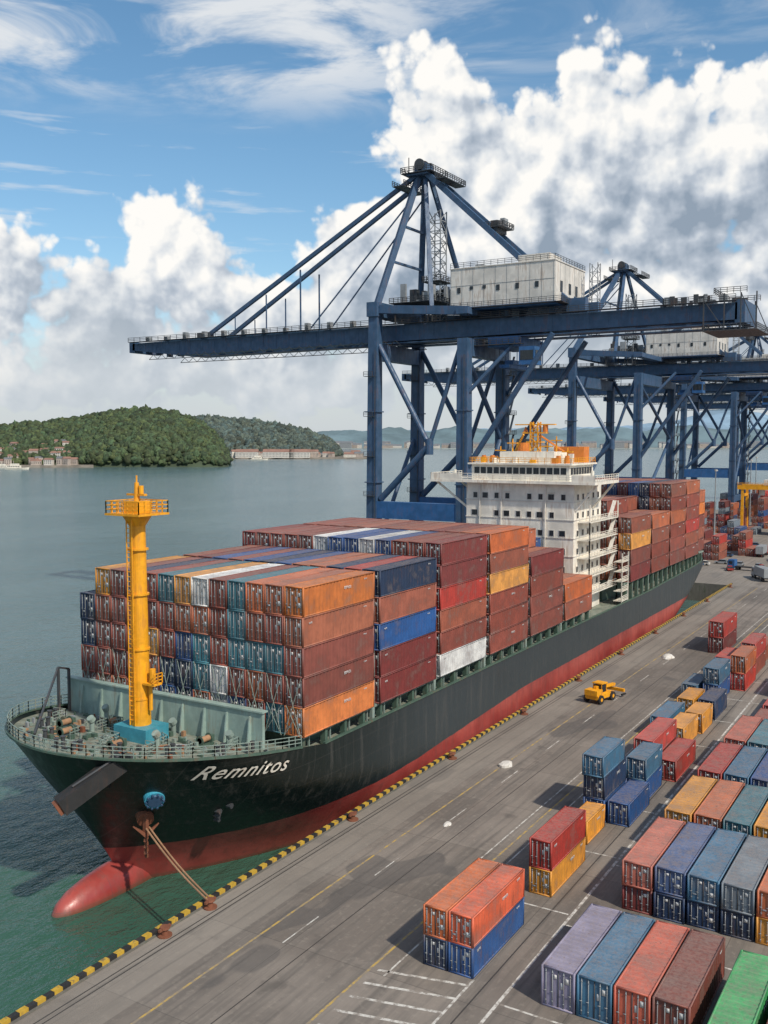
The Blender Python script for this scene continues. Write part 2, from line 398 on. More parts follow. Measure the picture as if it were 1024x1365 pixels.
sp.box(173,175,69.5,72.5,39.3,39.5,2); sp.cyl((174,69,41.3),(174,69,42.6),.5,.5,10,4); sp.cyl((174,73,41.3),(174,73,42.3),.5,.1,10,4)
for y,zt in((66.2,40.5),(68,39.4),(75,40.),(77.5,38.6),(64,38.4)):
    sp.cyl((172.5,y,35.5),(172.5,y,zt),.18,.12,8,2); sp.box(172.1,172.9,y-1.,y+1.,zt-.9,zt-.7,2)
for y in (63.5,65.2,78.5,80.3): sp.cyl((171,y,35.5),(171,y,36.9),.55,.4,10,4)
sp.beam((176,66,37.6),(172,69,40.5),.3,.3,4); sp.beam((176,76,37.6),(173,73,40.8),.3,.3,2)
rr=random.Random(8)
for k in range(24):
    x=rr.uniform(168.5,180); y=rr.uniform(62,81); h=rr.uniform(.4,1.8); sp.box(x,x+rr.uniform(.3,1.2),y,y+rr.uniform(.3,1.2),35.5,35.5+h,rr.choice([0,2,4,3]))
sp.cyl((172,87,32.3),(172,87,34.),.35,.3,10,0); sp.cyl((172,59,32.3),(172,59,34.2),.35,.3,10,0)
sp.obj('superstructure',[M_cream,M_glass,M_yel,M_white,M_org],ship)

# foremast
fm=MB(); mx,my=70.0,70.6
fm.box(mx-1.6,mx+1.6,my-2.2,my+2.2,9.8,11.4,1)
fm.cyl((mx,my,11.4),(mx,my,19),1.02,.9,24); fm.cyl((mx,my,19),(mx,my,32.4),.9,.78,24)
for z in(14,19,24.5,29): fm.cyl((mx,my,z),(mx,my,z+.18),1.05,1.05,24)
fm.cyl((mx,my,31.4),(mx,my,32.5),.8,1.5,24)
fm.box(mx-2.1,mx+2.1,my-2.3,my+2.3,32.5,32.7); fm.rail([(mx-2,my-2.2,32.7),(mx+2,my-2.2,32.7),(mx+2,my+2.2,32.7),(mx-2,my+2.2,32.7),(mx-2,my-2.2,32.7)],1.2,.8,.09)
fm.box(mx-.9,mx+.9,my-.9,my+.9,32.7,33.9); fm.cyl((mx,my,33.9),(mx,my,35.7),.32,.22,10); fm.box(mx-.2,mx+.2,my-1.2,my+1.2,34.4,34.6); fm.cyl((mx,my-.6,34.6),(mx,my-.6,35.4),.25,n=8)
fm.cyl((mx,my,35.7),(mx,my,36.4),.08,n=6)
for k in range(42): fm.box(mx-1.15,mx-1.0,my-.35,my+.35,12+k*.48,12.06+k*.48,0)
for y in(my-.35,my+.35): fm.box(mx-1.2,mx-1.1,y-.04,y+.04,11.5,32.4)
fm.box(mx-.6,mx+.6,my-2.4,my-.9,15.6,15.8); fm.rail([(mx-.6,my-2.4,15.8),(mx+.6,my-2.4,15.8)],1.0,.6,.08); fm.cyl((mx,my-1.7,15.8),(mx,my-1.7,17.2),.35,.3,10)
fm.cyl((mx,my-1.4,13),(mx,my-1.4,15.6),.2,n=8)
fm.obj('foremast',[M_yel,M_teal],ship)
# forecastle gear
fg=MB()
def winch(x,y,z):
    fg.box(x-.9,x+.9,y-.55,y+.55,z,z+.2,1); fg.cyl((x-.7,y,z+.65),(x+.7,y,z+.65),.3,n=14,m=4)
    for k in(-.7,.65): fg.cyl((x+k,y,z+.65),(x+k+.08,y,z+.65),.5,n=14,m=1)
    fg.box(x+.8,x+1.2,y-.3,y+.3,z+.2,z+.9,1)
for (x,y) in((65,69),(65.5,76.5),(72,77),(72.5,64.5),(68,79.5)): winch(x,y,ztop(x)-.45)
for (x,y) in((62,71.3),(62,73.7),(63.6,67.8),(63.6,77.2),(66.5,63.8),(66.5,81.2),(70,60.6),(70,84.2),(73,59.4)):
    for d in(0,.8): z=ztop(x)-.45; fg.cyl((x+d,y,z),(x+d,y,z+.9),.2,.2,12,2); fg.cyl((x+d,y,z+.9),(x+d,y,z+1.),.27,.27,12,2)
for (x,y) in((68.5,76),(68.,66.5),(74,70),(74,74),(74.2,80),(73.5,62)):
    z=ztop(x)-.45; fg.cyl((x,y,z),(x,y,z+1.3),.26,.26,12,0); fg.cyl((x,y,z+1.3),(x-.25,y,z+1.65),.42,.38,12,0)
rs=random.Random(3)
for i in range(200):
    x=rs.uniform(61.5,75); y=YC+rs.uniform(-1,1)*(hs_(x,10)-1.0); h=rs.uniform(.08,.6); w=rs.uniform(.1,.45)
    z=ztop(x)-.45; fg.box(x,x+w,y,y+w*rs.uniform(.5,2),z,z+h,rs.choice([0,0,1,1,1,2,3,4,5]))
for i in range(30):
    x=rs.uniform(63,73); y=YC+rs.uniform(-1,1)*(hs_(x,10)-3.); z=ztop(x)-.3; fg.cyl((x,y,z),(x+rs.uniform(-1.5,1.5),y+rs.uniform(-3,3),z+rs.uniform(-.1,.2)),.06,n=6,m=rs.choice([0,4,5,1]))
for i in range(10):
    x=rs.uniform(64,74); y=YC+rs.uniform(-1,1)*(hs_(x,10)-2.5); z=ztop(x)-.45; fg.rail([(x,y,z),(x+rs.uniform(1,2),y,z),(x+1.5,y+rs.uniform(1,2),z)],1.,.7,.06,0)
fg.beam((63,78,11),(72.5,85.6,14.8),.2,.2,2); fg.beam((72.5,85.6,9.2),(72.5,85.6,14.8),.25,.25,2); fg.beam((75,86.8,9),(75,86.8,14),.25,.25,2); fg.beam((72.5,85.6,14.8),(75,86.8,14),.2,.2,2)
fg.obj('forecastle_equipment',[M_green,M_dkgreen,M_dark,M_rust,M_rope,M_grey],ship)
ac=MB()
ac.beam((62.8,65.6,10.6),(57.6,68.2,7.4),1.6,1.5,0); ac.beam((57.62,68.2,7.42),(57.3,68.36,7.22),1.2,1.1,1)
ac.cyl((58.6,67.7,9.),(62.6,65,11.6),.12,n=8,m=2); ac.beam((60.4,67.,9.8),(62.6,67.4,7.8),.3,.3,0)
ac.obj('anchor_chute',[M_black,M_rust,M_dark],ship)
an=MB(); hx,hz=65.6,6.3; hy=YC-hs_(hx,hz); nrm=Vector((-.55,-.72,-.42)).normalized()
c0=Vector((hx,hy,hz)); an.cyl(c0-nrm*.9,c0+nrm*.4,1.05,.95,24,4); an.cyl(c0+nrm*.4,c0+nrm*.55,.7,.65,24,3)
for k in range(10):
    a=k*math.pi/5; r_=nrm.cross(Vector((0,0,1))).normalized(); u_=r_.cross(nrm); p=c0+nrm*.6+(r_*math.cos(a)+u_*math.sin(a))*.8; an.cyl(p-nrm*.3,p+nrm*.05,.11,n=6,m=3)
h2=Vector((66.4,YC-hs_(66.4,3.9),3.9)); an.cyl(h2-nrm*.8,h2+nrm*.6,.95,.8,16,0)
an.beam(h2+nrm*.7+Vector((0,0,.9)),h2+nrm*.7-Vector((0,0,1.5)),.4,.4,0)
for s_ in(-1,1): 
    r_=nrm.cross(Vector((0,0,1))).normalized(); an.beam(h2+nrm*.7-Vector((0,0,1.4)),h2+nrm*.8+r_*s_*1.2-Vector((0,0,.3)),.45,.35,0,.15,.1)
for k in range(7): an.cyl(h2+nrm*.7+Vector((0,0,-1.5-k*.3)),h2+nrm*.7+Vector((.1*(-1)**k,0,-1.75-k*.3)),.2,n=6,m=0)
for x,z in((71.5,3.6),(71.8,3.0),(72.2,2.4),(72,4.2)): y=YC-hs_(x,z); an.cyl((x,y+.2,z),(x,y-.35,z),.28,.28,8,2)
an.obj('anchor_and_hawse',[M_rust,M_teal,M_dark,M_blue,M_bg],ship)
rp=MB()
for off,B in((0,Vector((61.3,54.4,.7))),(.4,Vector((61.6,54.2,.65)))):
    A=h2+nrm*.9-Vector((-off,0,.6))
    for i in range(12):
        q=i/12;q2=(i+1)/12; p=A.lerp(B,q); p.z-=.4*math.sin(math.pi*q); r_=A.lerp(B,q2); r_.z-=.4*math.sin(math.pi*q2); rp.cyl(p,r_,.09,n=8)
rp.obj('mooring_rope',[M_rope],ship)
cu=bpy.data.curves.new('ship_name','FONT'); cu.body='Remnitos'; cu.size=2.2; cu.shear=.35; cu.offset=.015; cu.space_character=1.12
to=bpy.data.objects.new('tmp',cu); COL.objects.link(to); bpy.context.view_layer.update()
me=bpy.data.meshes.new_from_object(to.evaluated_get(bpy.context.evaluated_depsgraph_get())); bpy.data.objects.remove(to)
for v in me.vertices:
    x=66.6+v.co.x*.98; z=8.3+v.co.y-.1*(v.co.x); v.co=(x,YC-hs_(x,z)-.16,z)
me.materials.clear(); me.materials.append(M_cream); no=bpy.data.objects.new('ship_name_lettering',me); COL.objects.link(no); no.parent=ship

# ---------------------------------------------------------------- land, quay
lp=[(-400,-1500),(4000,-1500),(4000,122),(178,122),(178,91.5),(276,91.5),(276,55.5),(-400,55.5)]
g=MB(); g.quad([(x,y,0) for x,y in lp],0)
for i in range(len(lp)):
    a=lp[i]; b_=lp[(i+1)%len(lp)]; g.quad([(a[0],a[1],0),(b_[0],b_[1],0),(b_[0],b_[1],-14),(a[0],a[1],-14)],1)
M_gr,t,b,pos=mat('quay_concrete')
xyz=t.sep(pos); n1=t.noise(pos,.06,5,.6); n2=t.noise(t.vec('MULTIPLY',pos,(.05,1,1)),.9,5,.65); n3=t.noise(pos,1.5,5,.7)
gc=t.mix(t.ramp(n1,.35,.65),(.16,.137,.115),(.245,.212,.178)); gc=t.mix(t.ramp(n2,.42,.66,0,.5),gc,(.1,.09,.08)); gc=t.mix(t.ramp(n3,.5,.72,0,.45),gc,(.3,.26,.215))
gc=t.mix(t.ramp(t.noise(pos,.25,4,.6),.58,.7,0,.5),gc,(.085,.075,.065))
wn_=t.n.new('ShaderNodeTexWhiteNoise'); wn_.noise_dimensions='2D'
t.l.new(t.comb(t.math('FLOOR',t.math('DIVIDE',xyz[0],12.)),t.math('FLOOR',t.math('DIVIDE',xyz[1],7.5))),wn_.inputs['Vector'])
gc=t.mix(t.math('MULTIPLY',t.ramp(wn_.outputs['Value'],.0,1.,0,.45),1.),gc,t.mix(1.,gc,(.66,.65,.64),'MULTIPLY'))
pt_=t.ramp(t.noise(t.vec('MULTIPLY',pos,(.6,1.,1.)),.12,2,.4),.63,.645,0,.5); gc=t.mix(pt_,gc,(.075,.07,.066))
def joint(ax,per,w):
    f=t.math('FRACT',t.math('DIVIDE',xyz[ax],per)); return t.math('LESS_THAN',f,w/per)
j=t.math('MAXIMUM',joint(0,12.,.07),joint(1,7.5,.07)); gc=t.mix(t.math('MULTIPLY',j,.5),gc,(.05,.045,.04))
band=t.math('GREATER_THAN',xyz[1],49.5); gc=t.mix(t.math('MULTIPLY',band,.35),gc,(.28,.25,.21))
# tyre tracks along the lanes
tr=t.math('MULTIPLY',t.ramp(t.math('ABSOLUTE',t.math('SUBTRACT',t.math('FRACT',t.math('DIVIDE',t.math('ADD',xyz[1],t.math('MULTIPLY',n1,1.5)),2.2)),.5)),.1,.02),t.ramp(n2,.4,.6,0,.3)); gc=t.mix(tr,gc,(.06,.055,.05))
setc(t,b,gc); t.l.new(t.ramp(n2,.3,.7,.6,.9),b.inputs['Roughness']); bump(t,b,n3,.2,.05)
M_wall=paint('quay_wall',(.14,.13,.11),rust=(.05,.07,.04),amt=.7,rough=.9)
g.obj('quay_ground',[M_gr,M_wall])
M_mw,t,b,pos=mat('worn_white_line'); c=t.mix(t.ramp(t.noise(pos,1.4,5,.7),.42,.6),(.55,.53,.48),(.24,.21,.18)); setc(t,b,c); b.inputs['Roughness'].default_value=.85
M_my,t,b,pos=mat('worn_yellow_line'); c=t.mix(t.ramp(t.noise(pos,1.1,5,.7),.38,.58),(.45,.3,.07),(.23,.19,.14)); setc(t,b,c); b.inputs['Roughness'].default_value=.85
M_rail,t,b,pos=mat('crane_rail_groove'); setc(t,b,(.05,.045,.04)); b.inputs['Roughness'].default_value=.6
mk=MB(); Z=.006
def strip(x0,x1,y0,y1,m,z=Z): mk.quad([(x0,y0,z),(x1,y0,z),(x1,y1,z),(x0,y1,z)],m)
strip(-60,275,47.7,47.9,1); strip(-60,400,37.4,37.6,1); strip(-60,500,27.2,27.45,0); strip(75,500,38.6,38.75,0); strip(-60,500,6.5,6.8,0); strip(60,400,36,36.15,0)
strip(-60,275,53.0,53.12,2); strip(-60,275,53.5,53.62,2); strip(-60,275,43.1,43.2,2); strip(-60,300,29.,29.12,2)
for k in range(30): strip(60+k*14,65+k*14,45.4,45.52,0)
for k in range(8):
    x=46.5+k*2.0; a=Vector((x,36.9,Z)); b_=Vector((x+1.6,30.2,Z)); w=Vector((.14,0,0)); mk.quad([a-w,a+w,b_+w,b_-w],0)
strip(44,63,30.,30.2,0,.0085)
for k in range(12): strip(76+k*13,76.2+k*13,27.6,35.8,0,.0085)
for k in range(14): strip(61+k*13.2,61.2+k*13.2,6.9,27.1,0,.0085)
mk.obj('quay_road_markings',[M_mw,M_my,M_rail])
kb=MB(); kb.box(-60,276,54.75,55.55,.004,.1,2)
for k in range(224):
    x=-58+k*1.5; kb.box(x,x+.74,54.95,55.4,.1,.38,0); kb.box(x+.75,x+1.49,54.95,55.4,.1,.36,1)
for k in range(42):
    x=-56+k*8.; kb.box(x,x+1.6,55.5,56.05,-2.6,-.2,1)
kb.obj('quay_edge_kerb',[M_kerby,M_black,M_wall])
def bollard(x,y):
    m=MB(); m.cyl((x,y,0.005),(x,y,.12),.6,.6,16); m.cyl((x,y,.12),(x,y,.6),.28,.24,14); m.cyl((x,y,.6),(x,y,.78),.42,.38,14); m.beam((x-.65,y,.62),(x+.65,y,.62),.22,.2,0)
    return m.obj('mooring_bollard',[M_rust])
for x in(61.5,56.0,84,107,130,153,176,199,222,245,38,272): bollard(x,54.3)

# ground containers
def gc_(x,y,z,c,L,W_,H,var=None):
    containers('shipping_container',[(0,0,0,c,random.choice([0,1,2]) if var is None else var)],L,W_,H).location=(x,y,z)
gl,gw,gh=9.7,2.06,2.35
for y in(33.35,31.2): gc_(63,y,.01,NV if y>32 else BL,gl,gw,gh); gc_(63,y,.01+gh,OD if y>32 else (.64,.11,.04),gl,gw,gh)
gc_(78.2,31.0,.01,YO,8.8,2.1,2.35); gc_(78.2,31.,2.36,RD,8.8,2.1,2.6)
gc_(90.5,32.,.01,YO,5.5,2.0,2.3)
gc_(96.5,32.4,.01,BL,7.5,2.3,2.5);gc_(96.5,32.4,2.51,NV,7.5,2.3,2.5);gc_(96,32.4,5.01,SB,7.2,2.3,2.2)
gc_(96.9,29.9,.01,BL,7.5,2.3,2.4);gc_(104.6,30.4,.01,BL,6.6,2.3,2.4); gc_(104.6,30.4,2.41,SB,6.6,2.3,2.4)
gc_(112.4,31.8,.01,MA,10.5,2.4,2.4); gc_(112.4,31.8,2.41,RD,10.5,2.4,2.2); gc_(112.8,29.2,.01,RD,9.5,2.3,2.5)
gc_(125.5,31.5,.01,YO,7.5,2.4,2.8); gc_(133.5,31.,.01,YO,6.,2.4,2.8); gc_(129,34.5,.01,SB,9,2.4,2.8); gc_(141,34,.01,YO,7,2.4,2.6); gc_(141,31,.01,NV,8,2.4,2.8)
gc_(149.5,35.5,.01,SB,8,2.4,2.6);gc_(150.5,32.5,.01,BL,8,2.4,2.8); gc_(150.5,32.5,2.81,SB,8,2.4,2.5); gc_(159.5,33.5,.01,NV,9,2.4,2.8); gc_(170,35,.01,RD,9,2.4,2.9); gc_(160,30.5,.01,RD,9,2.4,2.8);gc_(160,30.5,2.81,OD,9,2.4,2.8)
gc_(186,39.5,.01,MA,12,2.8,3.0); gc_(186,39.5,3.01,RD,12,2.8,3.); gc_(171,31,.01,BR,10,2.4,2.8); gc_(171,31,2.81,RD,10,2.4,2.8); gc_(183,31.5,.01,RU,10,2.4,2.8)
r1=[(.24,.22,.31),SB,(.55,.11,.06),BR]
for i,c in enumerate(r1): gc_(62.6,23.4-i*2.62,.01,c,10.6,2.5,2.95)
gc_(59.5,11.6,.01,GN,12,2.55,3.2); gc_(59.5,8.4,.01,BR,12,2.55,3.2)
rows=[(79.4,[(.58,.14,.08),(.06,.11,.24),SB,GY,OD,RD,BL],2,[MA,NV,NV,NV,YO,MA,BL]),(92.8,[YO,OD,TE,YO,SB,BR,TE],2,None),(106,[RD,SB,BL,OD,SB,BR,RU],2,None),(119,[(.6,.13,.07),TE,SB,RD,BR,BL,RD],2,None),
      (132,[BR,RD,SB,BR,RD,OD,BR],1,None),(145,[RD,BR,OD,SB,RD,BR,RU],1,None),(158,[BR,RD,RD,SB,OD,BR,RD],2,None),(172,[RD,BR,RD,BR,OD,SB,RD],2,None),(186,[RU,RD,BR,RD,BR,OD,SB],2,None)]
for x,cs,n_,low in rows:
    for i,c in enumerate(cs):
        y=22.8-i*2.72
        for k in range(n_):
            cc=c if k==n_-1 else (low[i] if low else rc()); gc_(x+random.uniform(-.15,.15),y,.01+k*2.16,cc,11.2,2.55,2.15)
far=[]
rs=random.Random(11)
for bx in range(9):
    for by in range(11):
        if rs.random()<.15: continue
        for w_ in range(3):
            for k in range(rs.randint(1,5)):
                far.append((395+bx*32,108-by*13-w_*2.6,.01+k*2.7,rs.choice([BR,RU,RD,MA,OD,BR,RU,BL,GY]),0))
containers('container_yard_stacks',far,12.2,2.45,2.65)
near=[]
for bx,by,n_ in((300,112,4),(300,105,3),(316,110,5),(332,100,3),(316,92,2),(345,112,4),(345,84,3),(362,96,4),(362,76,2),(300,90,3),(330,76,3),(348,66,3),(372,110,5),(374,58,3),(362,50,2)):
    for w_ in range(3):
        for k in range(max(1,n_-rs.randint(0,2))): near.append((bx,by-w_*2.5,.01+k*2.7,rs.choice([BR,RU,RD,MA,OD]),0))
containers('container_yard_stacks',near,12.2,2.45,2.65)
# rubber tyred yard cranes behind
def rtg(x,y,c):
    e=empty('yard_gantry_crane',(x,y,0)); m=MB()
    for a in(-5,5):
        for q in(-11,11):
            m.box(a-.5,a+.5,q-.5,q+.5,1.4,19,0); m.cyl((a-1.2,q-.4,.8),(a-1.2,q+.4,.8),.8,n=12,m=1); m.cyl((a+1.2,q-.4,.8),(a+1.2,q+.4,.8),.8,n=12,m=1)
        m.box(a-.7,a+.7,-13,13,19.02,20.8,0)
    for q in(-11,11): m.box(-6.5,6.5,q-.6,q+.6,1.2,2.4,0); m.box(-4.5,4.5,q-.4,q+.4,16,17.,0)
    m.box(-3.5,3.5,-2,3,20.85,23,2); m.box(-1.5,1.5,3.2,5,16.5,18.9,2); m.rail([(-5.8,-13,20.85),(-5.8,13,20.85)],1.,2.,.1,0)
    m.obj('gantry',[c,M_black,M_white],e)
for x,y,c in((430,70,M_yel),(500,40,M_blue2),(470,-10,M_red),(585,65,M_yel),(660,30,M_yel)): rtg(x,y,c)

# ---------------------------------------------------------------- cranes
def crane(xa,xb,yr=94.,yl=117.,xc=None):
    e=empty('ship_to_shore_crane'); xc=(xa+xb)/2 if xc is None else xc
    m=MB(); st=MB(); hs=MB(); rl=MB()
    g1,g2=xc-4,xc+4; Y0=39.; YT=197.
    for x in(xa,xb):
        m.beam((x,yl,1.6),(x,yl-.6,70.),2.7,2.8,0,2.4,2.2); m.beam((x,yr,1.6),(x,yr,61.5),2.6,2.8,0,2.4,2.4)
        for z in(14,30,46): m.box(x-1.45,x+1.45,yr-1.5,yr+1.5,z,z+.25,0); m.box(x-1.5,x+1.5,yl-1.9,yl+1.5,z,z+.25,0)
        for y in(yl,yr):
            m.box(x-1.9,x+1.9,y-1.,y+1.,1.3,2.6,0)
            for k in(-4,-1.5,1.5,4): m.box(x+k-.9,x+k+.9,y-.6,y+.6,.7,1.5,2); m.cyl((x+k,y-.35,.6),(x+k,y+.35,.6),.55,n=12,m=2)
        m.box(x-1.1,x+1.1,yr+1.4,yl-1.5,22,25.8,1)
        st.cyl((x,yl-1.6,61),(x,yl-14.5,38.5),.62,n=12); st.cyl((x,yl-14.5,38.5),(x,yl-2,26.3),.75,n=12); st.cyl((x,yl-14.5,38.5),(x,yr+1,60),.5,n=12); st.cyl((x,yl-14.5,40),(x,yl-14.5,36.5),.9,n=12)
        # ladder and cable runs on the legs
        rl.beam((x-1.5,yl-1.0,4),(x-1.5,yl-1.4,60),.12,.12,0); rl.beam((x-1.45,yr-.6,4),(x-1.45,yr-.6,58),.12,.12,0)
        for k in range(5): rl.box(x-2.3,x-1.35,yl-1.2,yl+1.2,18+k*9,18.1+k*9,0); rl.rail([(x-2.3,yl-1.2,18.1+k*9),(x-2.3,yl+1.2,18.1+k*9)],1.,1.,.08)
    for y in(yl-.4,yr): m.box(xa+1.4,xb-1.4,y-1.2,y+1.2,57.8,61.4,0); m.box(xa+1.4,xb-1.4,y-.9,y+.9,11,13.5,0)
    m.box(xa-1.6,xb+1.6,yl-1.9,yl+.8,67.4,70.6,0); m.box(xa-1.5,xb+1.5,yr-1.4,yr+1.4,66.6,68.,0)
    for x in(xa,xb): m.beam((x,yl-2,69.),(x,yr-1,67.3),1.6,1.8,0)
    st.cyl((xa+1,yr,14),(xb-1,yr,40),.55,n=12); st.cyl((xa+1,yr,58),(xb-1,yr,40),.55,n=12); st.cyl((xa+1,yl,14),(xb-1,yl,40),.5,n=10)
    for x in(xa,xb): st.cyl((x,yr-1,34),(x,yr-20,61.5),.6,n=12); st.cyl((x,yr-1,50),(x+ (4 if x==xa else -4),yr-11,61.5),.45,n=10)
    for x in(g1,g2):
        m.hexa([(x-1.2,Y0,62.6),(x+1.2,Y0,62.6),(x+1.2,180,62),(x-1.2,180,62),(x-1.2,Y0,65.8),(x+1.2,Y0,65.8),(x+1.2,180,66.1),(x-1.2,180,66.1)],0)
        m.hexa([(x-1.2,180,62),(x+1.2,180,62),(x+1.2,YT,64),(x-1.2,YT,64),(x-1.2,180,66.1),(x+1.2,180,66.1),(x+1.2,YT,65.8),(x-1.2,YT,65.8)],0)
        m.box(x-1.5,x+1.5,Y0,118,61.75,61.98,0)
        for y in np.arange(44,194,4.): m.box(x-1.24,x+1.24,y,y+.12,62.65,65.7,0)
    for y in list(np.arange(42,194,8)): m.box(g1+1.2,g2-1.2,y,y+.8,63.6,65.4,0)
    m.box(g1-1.2,g2+1.2,YT-.8,YT+1.2,63.4,66.2,0); m.box(g1-1.2,g2+1.2,Y0-1.4,Y0+.4,62.,66.3,0)
    for x in(g1-2.1,g2+2.1):
        rl.box(x-.75,x+.75,Y0,YT,66.,66.12,0); s_=-1 if x<xc else 1
        rl.rail([(x+s_*.7,Y0,66.1),(x+s_*.7,YT,66.1)],1.1,2.2,.1)
        for y in np.arange(112,190,3.): rl.beam((x,y,61.2),(x,y+1.5,62.4),.1,.1); rl.beam((x,y+1.5,62.4),(x,y+3,61.2),.1,.1)
        rl.beam((x,112,61.2),(x,190,61.2),.16,.16)
    for y in np.arange(118,194,6.5): rl.box(g1-2.6,g1-1.4,y,y+1,66.1,67.+(y%3)*.3,1)
    rr=random.Random(int(xa))
    for k in range(34):
        x=rr.uniform(g1-2.5,g2+2.5); y=rr.uniform(Y0-1,Y0+16); h=rr.uniform(.4,1.8); rl.box(x,x+rr.uniform(.3,1.4),y,y+rr.uniform(.3,1.6),66.1,66.1+h,rr.choice([0,1,2]))
    for zz in(60.6,):
        rl.rail([(g1-3,Y0-4,zz),(g1-3,Y0+6,zz),(g2+3,Y0+6,zz),(g2+3,Y0-4,zz),(g1-3,Y0-4,zz)],1.1,1.2,.1); rl.box(g1-3.2,g2+3.2,Y0-4,Y0+6,zz-.15,zz,0)
    rl.rail([(g1-2.8,Y0-2,67.4),(g1-2.8,Y0+4,67.4),(g2+2.8,Y0+4,67.4),(g2+2.8,Y0-2,67.4)],1.1,1.2,.1); 
    for y in(Y0-3.8,Y0-1,Y0+2,Y0+5.8): 
        for x in(g1-3,g2+3): rl.beam((x,y,60.6),(x,y,67.4),.22,.22); 
    for x in(g1-3,g2+3): rl.beam((x,Y0-3.8,60.7),(x,Y0-1,67.3),.15,.15); rl.beam((x,Y0+2,60.7),(x,Y0+5.8,66.3),.15,.15)
    ap=Vector((xc,109.5,100.5))
    for x,sx in((xa,-1.2),(xb,1.2)):
        m.beam((x,yl-1,70),ap+Vector((sx,.4,0)),1.3,1.3,0); m.beam((x,yr+8,68),ap+Vector((sx,-1.,-1)),.9,.9,0)
    m.box(xc-3.4,xc+3.4,106.8,112.2,99.4,99.8,0); m.box(xc-2,xc+2,108,111,99.8,102.2,0)
    for x in(-2.2,0,2.2): m.cyl((xc+x-.3,109.5,102.),(xc+x+.3,109.5,102.),1.2,n=18,m=2)
    rl.rail([(xc-4,105.6,100),(xc+4,105.6,100),(xc+4,113.4,100),(xc-4,113.4,100),(xc-4,105.6,100)],1.2,1.1,.12); rl.box(xc-4,xc+4,105.6,113.4,99.85,99.97,0)
    rl.rail([(xc-5,112,97.2),(xc+5,112,97.2),(xc+5,115,97.2),(xc-5,115,97.2)],1.1,1.1,.12); rl.box(xc-5,xc+5,112,115,97,97.15,0); rl.beam((xc,113.5,101),(xc,113.5,104.5),.15,.15)
    rl.rail([(xc-5,104,97.6),(xc+5,104,97.6),(xc+5,101.4,97.6),(xc-5,101.4,97.6)],1.1,1.1,.12); rl.box(xc-5,xc+5,101.4,104,97.4,97.55,0)
    for z in(88,80): m.beam((xa+(xc-xa)*(z-70)/30,yl-1-(z-70)*.22,z),(xb+(xc-xb)*(z-70)/30,yl-1-(z-70)*.22,z),.5,.5,0)
    for x in(g1,g2):
        st.beam(ap+Vector(((x-xc)*.5,1,-1)),(x,172,66.3),.8,.9)
        st.beam(ap+Vector(((x-xc)*.5,1,-5)),(x,139,66.3),.25,.28)
        st.beam(ap+Vector(((x-xc)*.5,-1,0)),(x,71,66.6),1.,1.2)
        st.beam((x,152,66.2),(x,152,75.8),.25,.25); st.beam((x,141.5,66.2),(x,141.5,81.),.3,.3); st.beam((x,162,66.2),(x,162,71),.2,.2)
        m.box(x-1,x+1,170,174,66.1,67.5,2); m.box(x-1,x+1,69,73,66.2,69,0)
    rl.box(xc-3,xc+3,88.5,93,85.9,86.1,0); rl.rail([(xc-3,88.5,86.1),(xc-3,93,86.1),(xc+3,93,86.1),(xc+3,88.5,86.1),(xc-3,88.5,86.1)],1.,1.1,.12); m.box(xc-2.5,xc+2.5,90,91.6,85,87.4,2); rl.box(xc-1,xc+1,89,90.,86,88.,1)
    rl.lattice((xc+2,107,66.5),(xc+2,107,92),3.0,.22,11,1); rl.rail([(xc-1,104.5,76),(xc+5,104.5,76),(xc+5,109.5,76),(xc-1,109.5,76),(xc-1,104.5,76)],1.1,1.2,.12); rl.box(xc-1,xc+5,104.5,109.5,75.8,75.95,0)
    for k in range(22): 
        y=rr.uniform(103,113); x=rr.uniform(xc-7,xc+7); rl.box(x,x+rr.uniform(.5,2),y,y+rr.uniform(.5,2),70.6,70.6+rr.uniform(.6,4.5),rr.choice([0,1,1,2]))
    rl.box(xc-8,xc+8,102.5,114,70.4,70.58,0); rl.rail([(xc-8,114,70.5),(xc-8,102.5,70.5),(xc+8,102.5,70.5)],1.1,1.2,.12)
    for x in(xc-7,xc+7):
        for y in(103.5,113): rl.beam((x,y,66),(x,y,70.5),.3,.3)
    hx0,hx1,hy0,hy1=xc-8,xc+10,74.5,98.5
    hs.box(hx0,hx1,hy0,hy1,68.3,76.6,0); hs.box(hx0-.15,hx1+.15,hy0-.15,hy1+.15,76.6,76.8,0); hs.box(hx0-.4,hx1+.4,hy0-.4,hy1+.4,67.7,68.3,3)
    for k in range(10): y=hy0+.2+k*2.62; hs.box(hx0-.04,hx0-.003,y,y+.06,68.4,76.5,2)
    for k in range(7): x=hx0+.2+k*2.8; hs.box(x,x+.06,hy0-.04,hy0-.003,68.4,76.5,2)
    hs.box(hx0-.05,hx0-.004,hy0,hy1,72.9,72.98,2)
    for y in(78,82.4,86.8,96): hs.box(hx0-.1,hx0-.062,y,y+.8,71.4,72.6,1)
    for y in(90,93): hs.box(hx0-.1,hx0-.062,y,y+.8,72.,72.7,1)
    for x in(hx0+3,hx0+8,hx0+12): hs.box(x,x+1.3,hy0-.1,hy0-.062,70.6,72.8,1)
    hs.box(hx0+2,hx0+9,hy0+2,hy0+9,76.8,78.6,0); hs.box(hx0+4,hx0+6,hy1-6,hy1-4,76.8,77.9,2)
    rl.rail([(hx0,hy1,76.8),(hx0,hy0,76.8),(hx1,hy0,76.8)],1.1,1.6,.08)
    rl.box(hx0-1.6,hx0-.45,hy0-2,hy1,67.9,68.05,0); rl.rail([(hx0-1.5,hy1,68.),(hx0-1.5,hy0-2,68.),(hx1,hy0-2,68.)],1.1,1.6,.08); rl.box(hx0-1.6,hx1,hy0-2,hy0-.45,67.88,68.03,0)
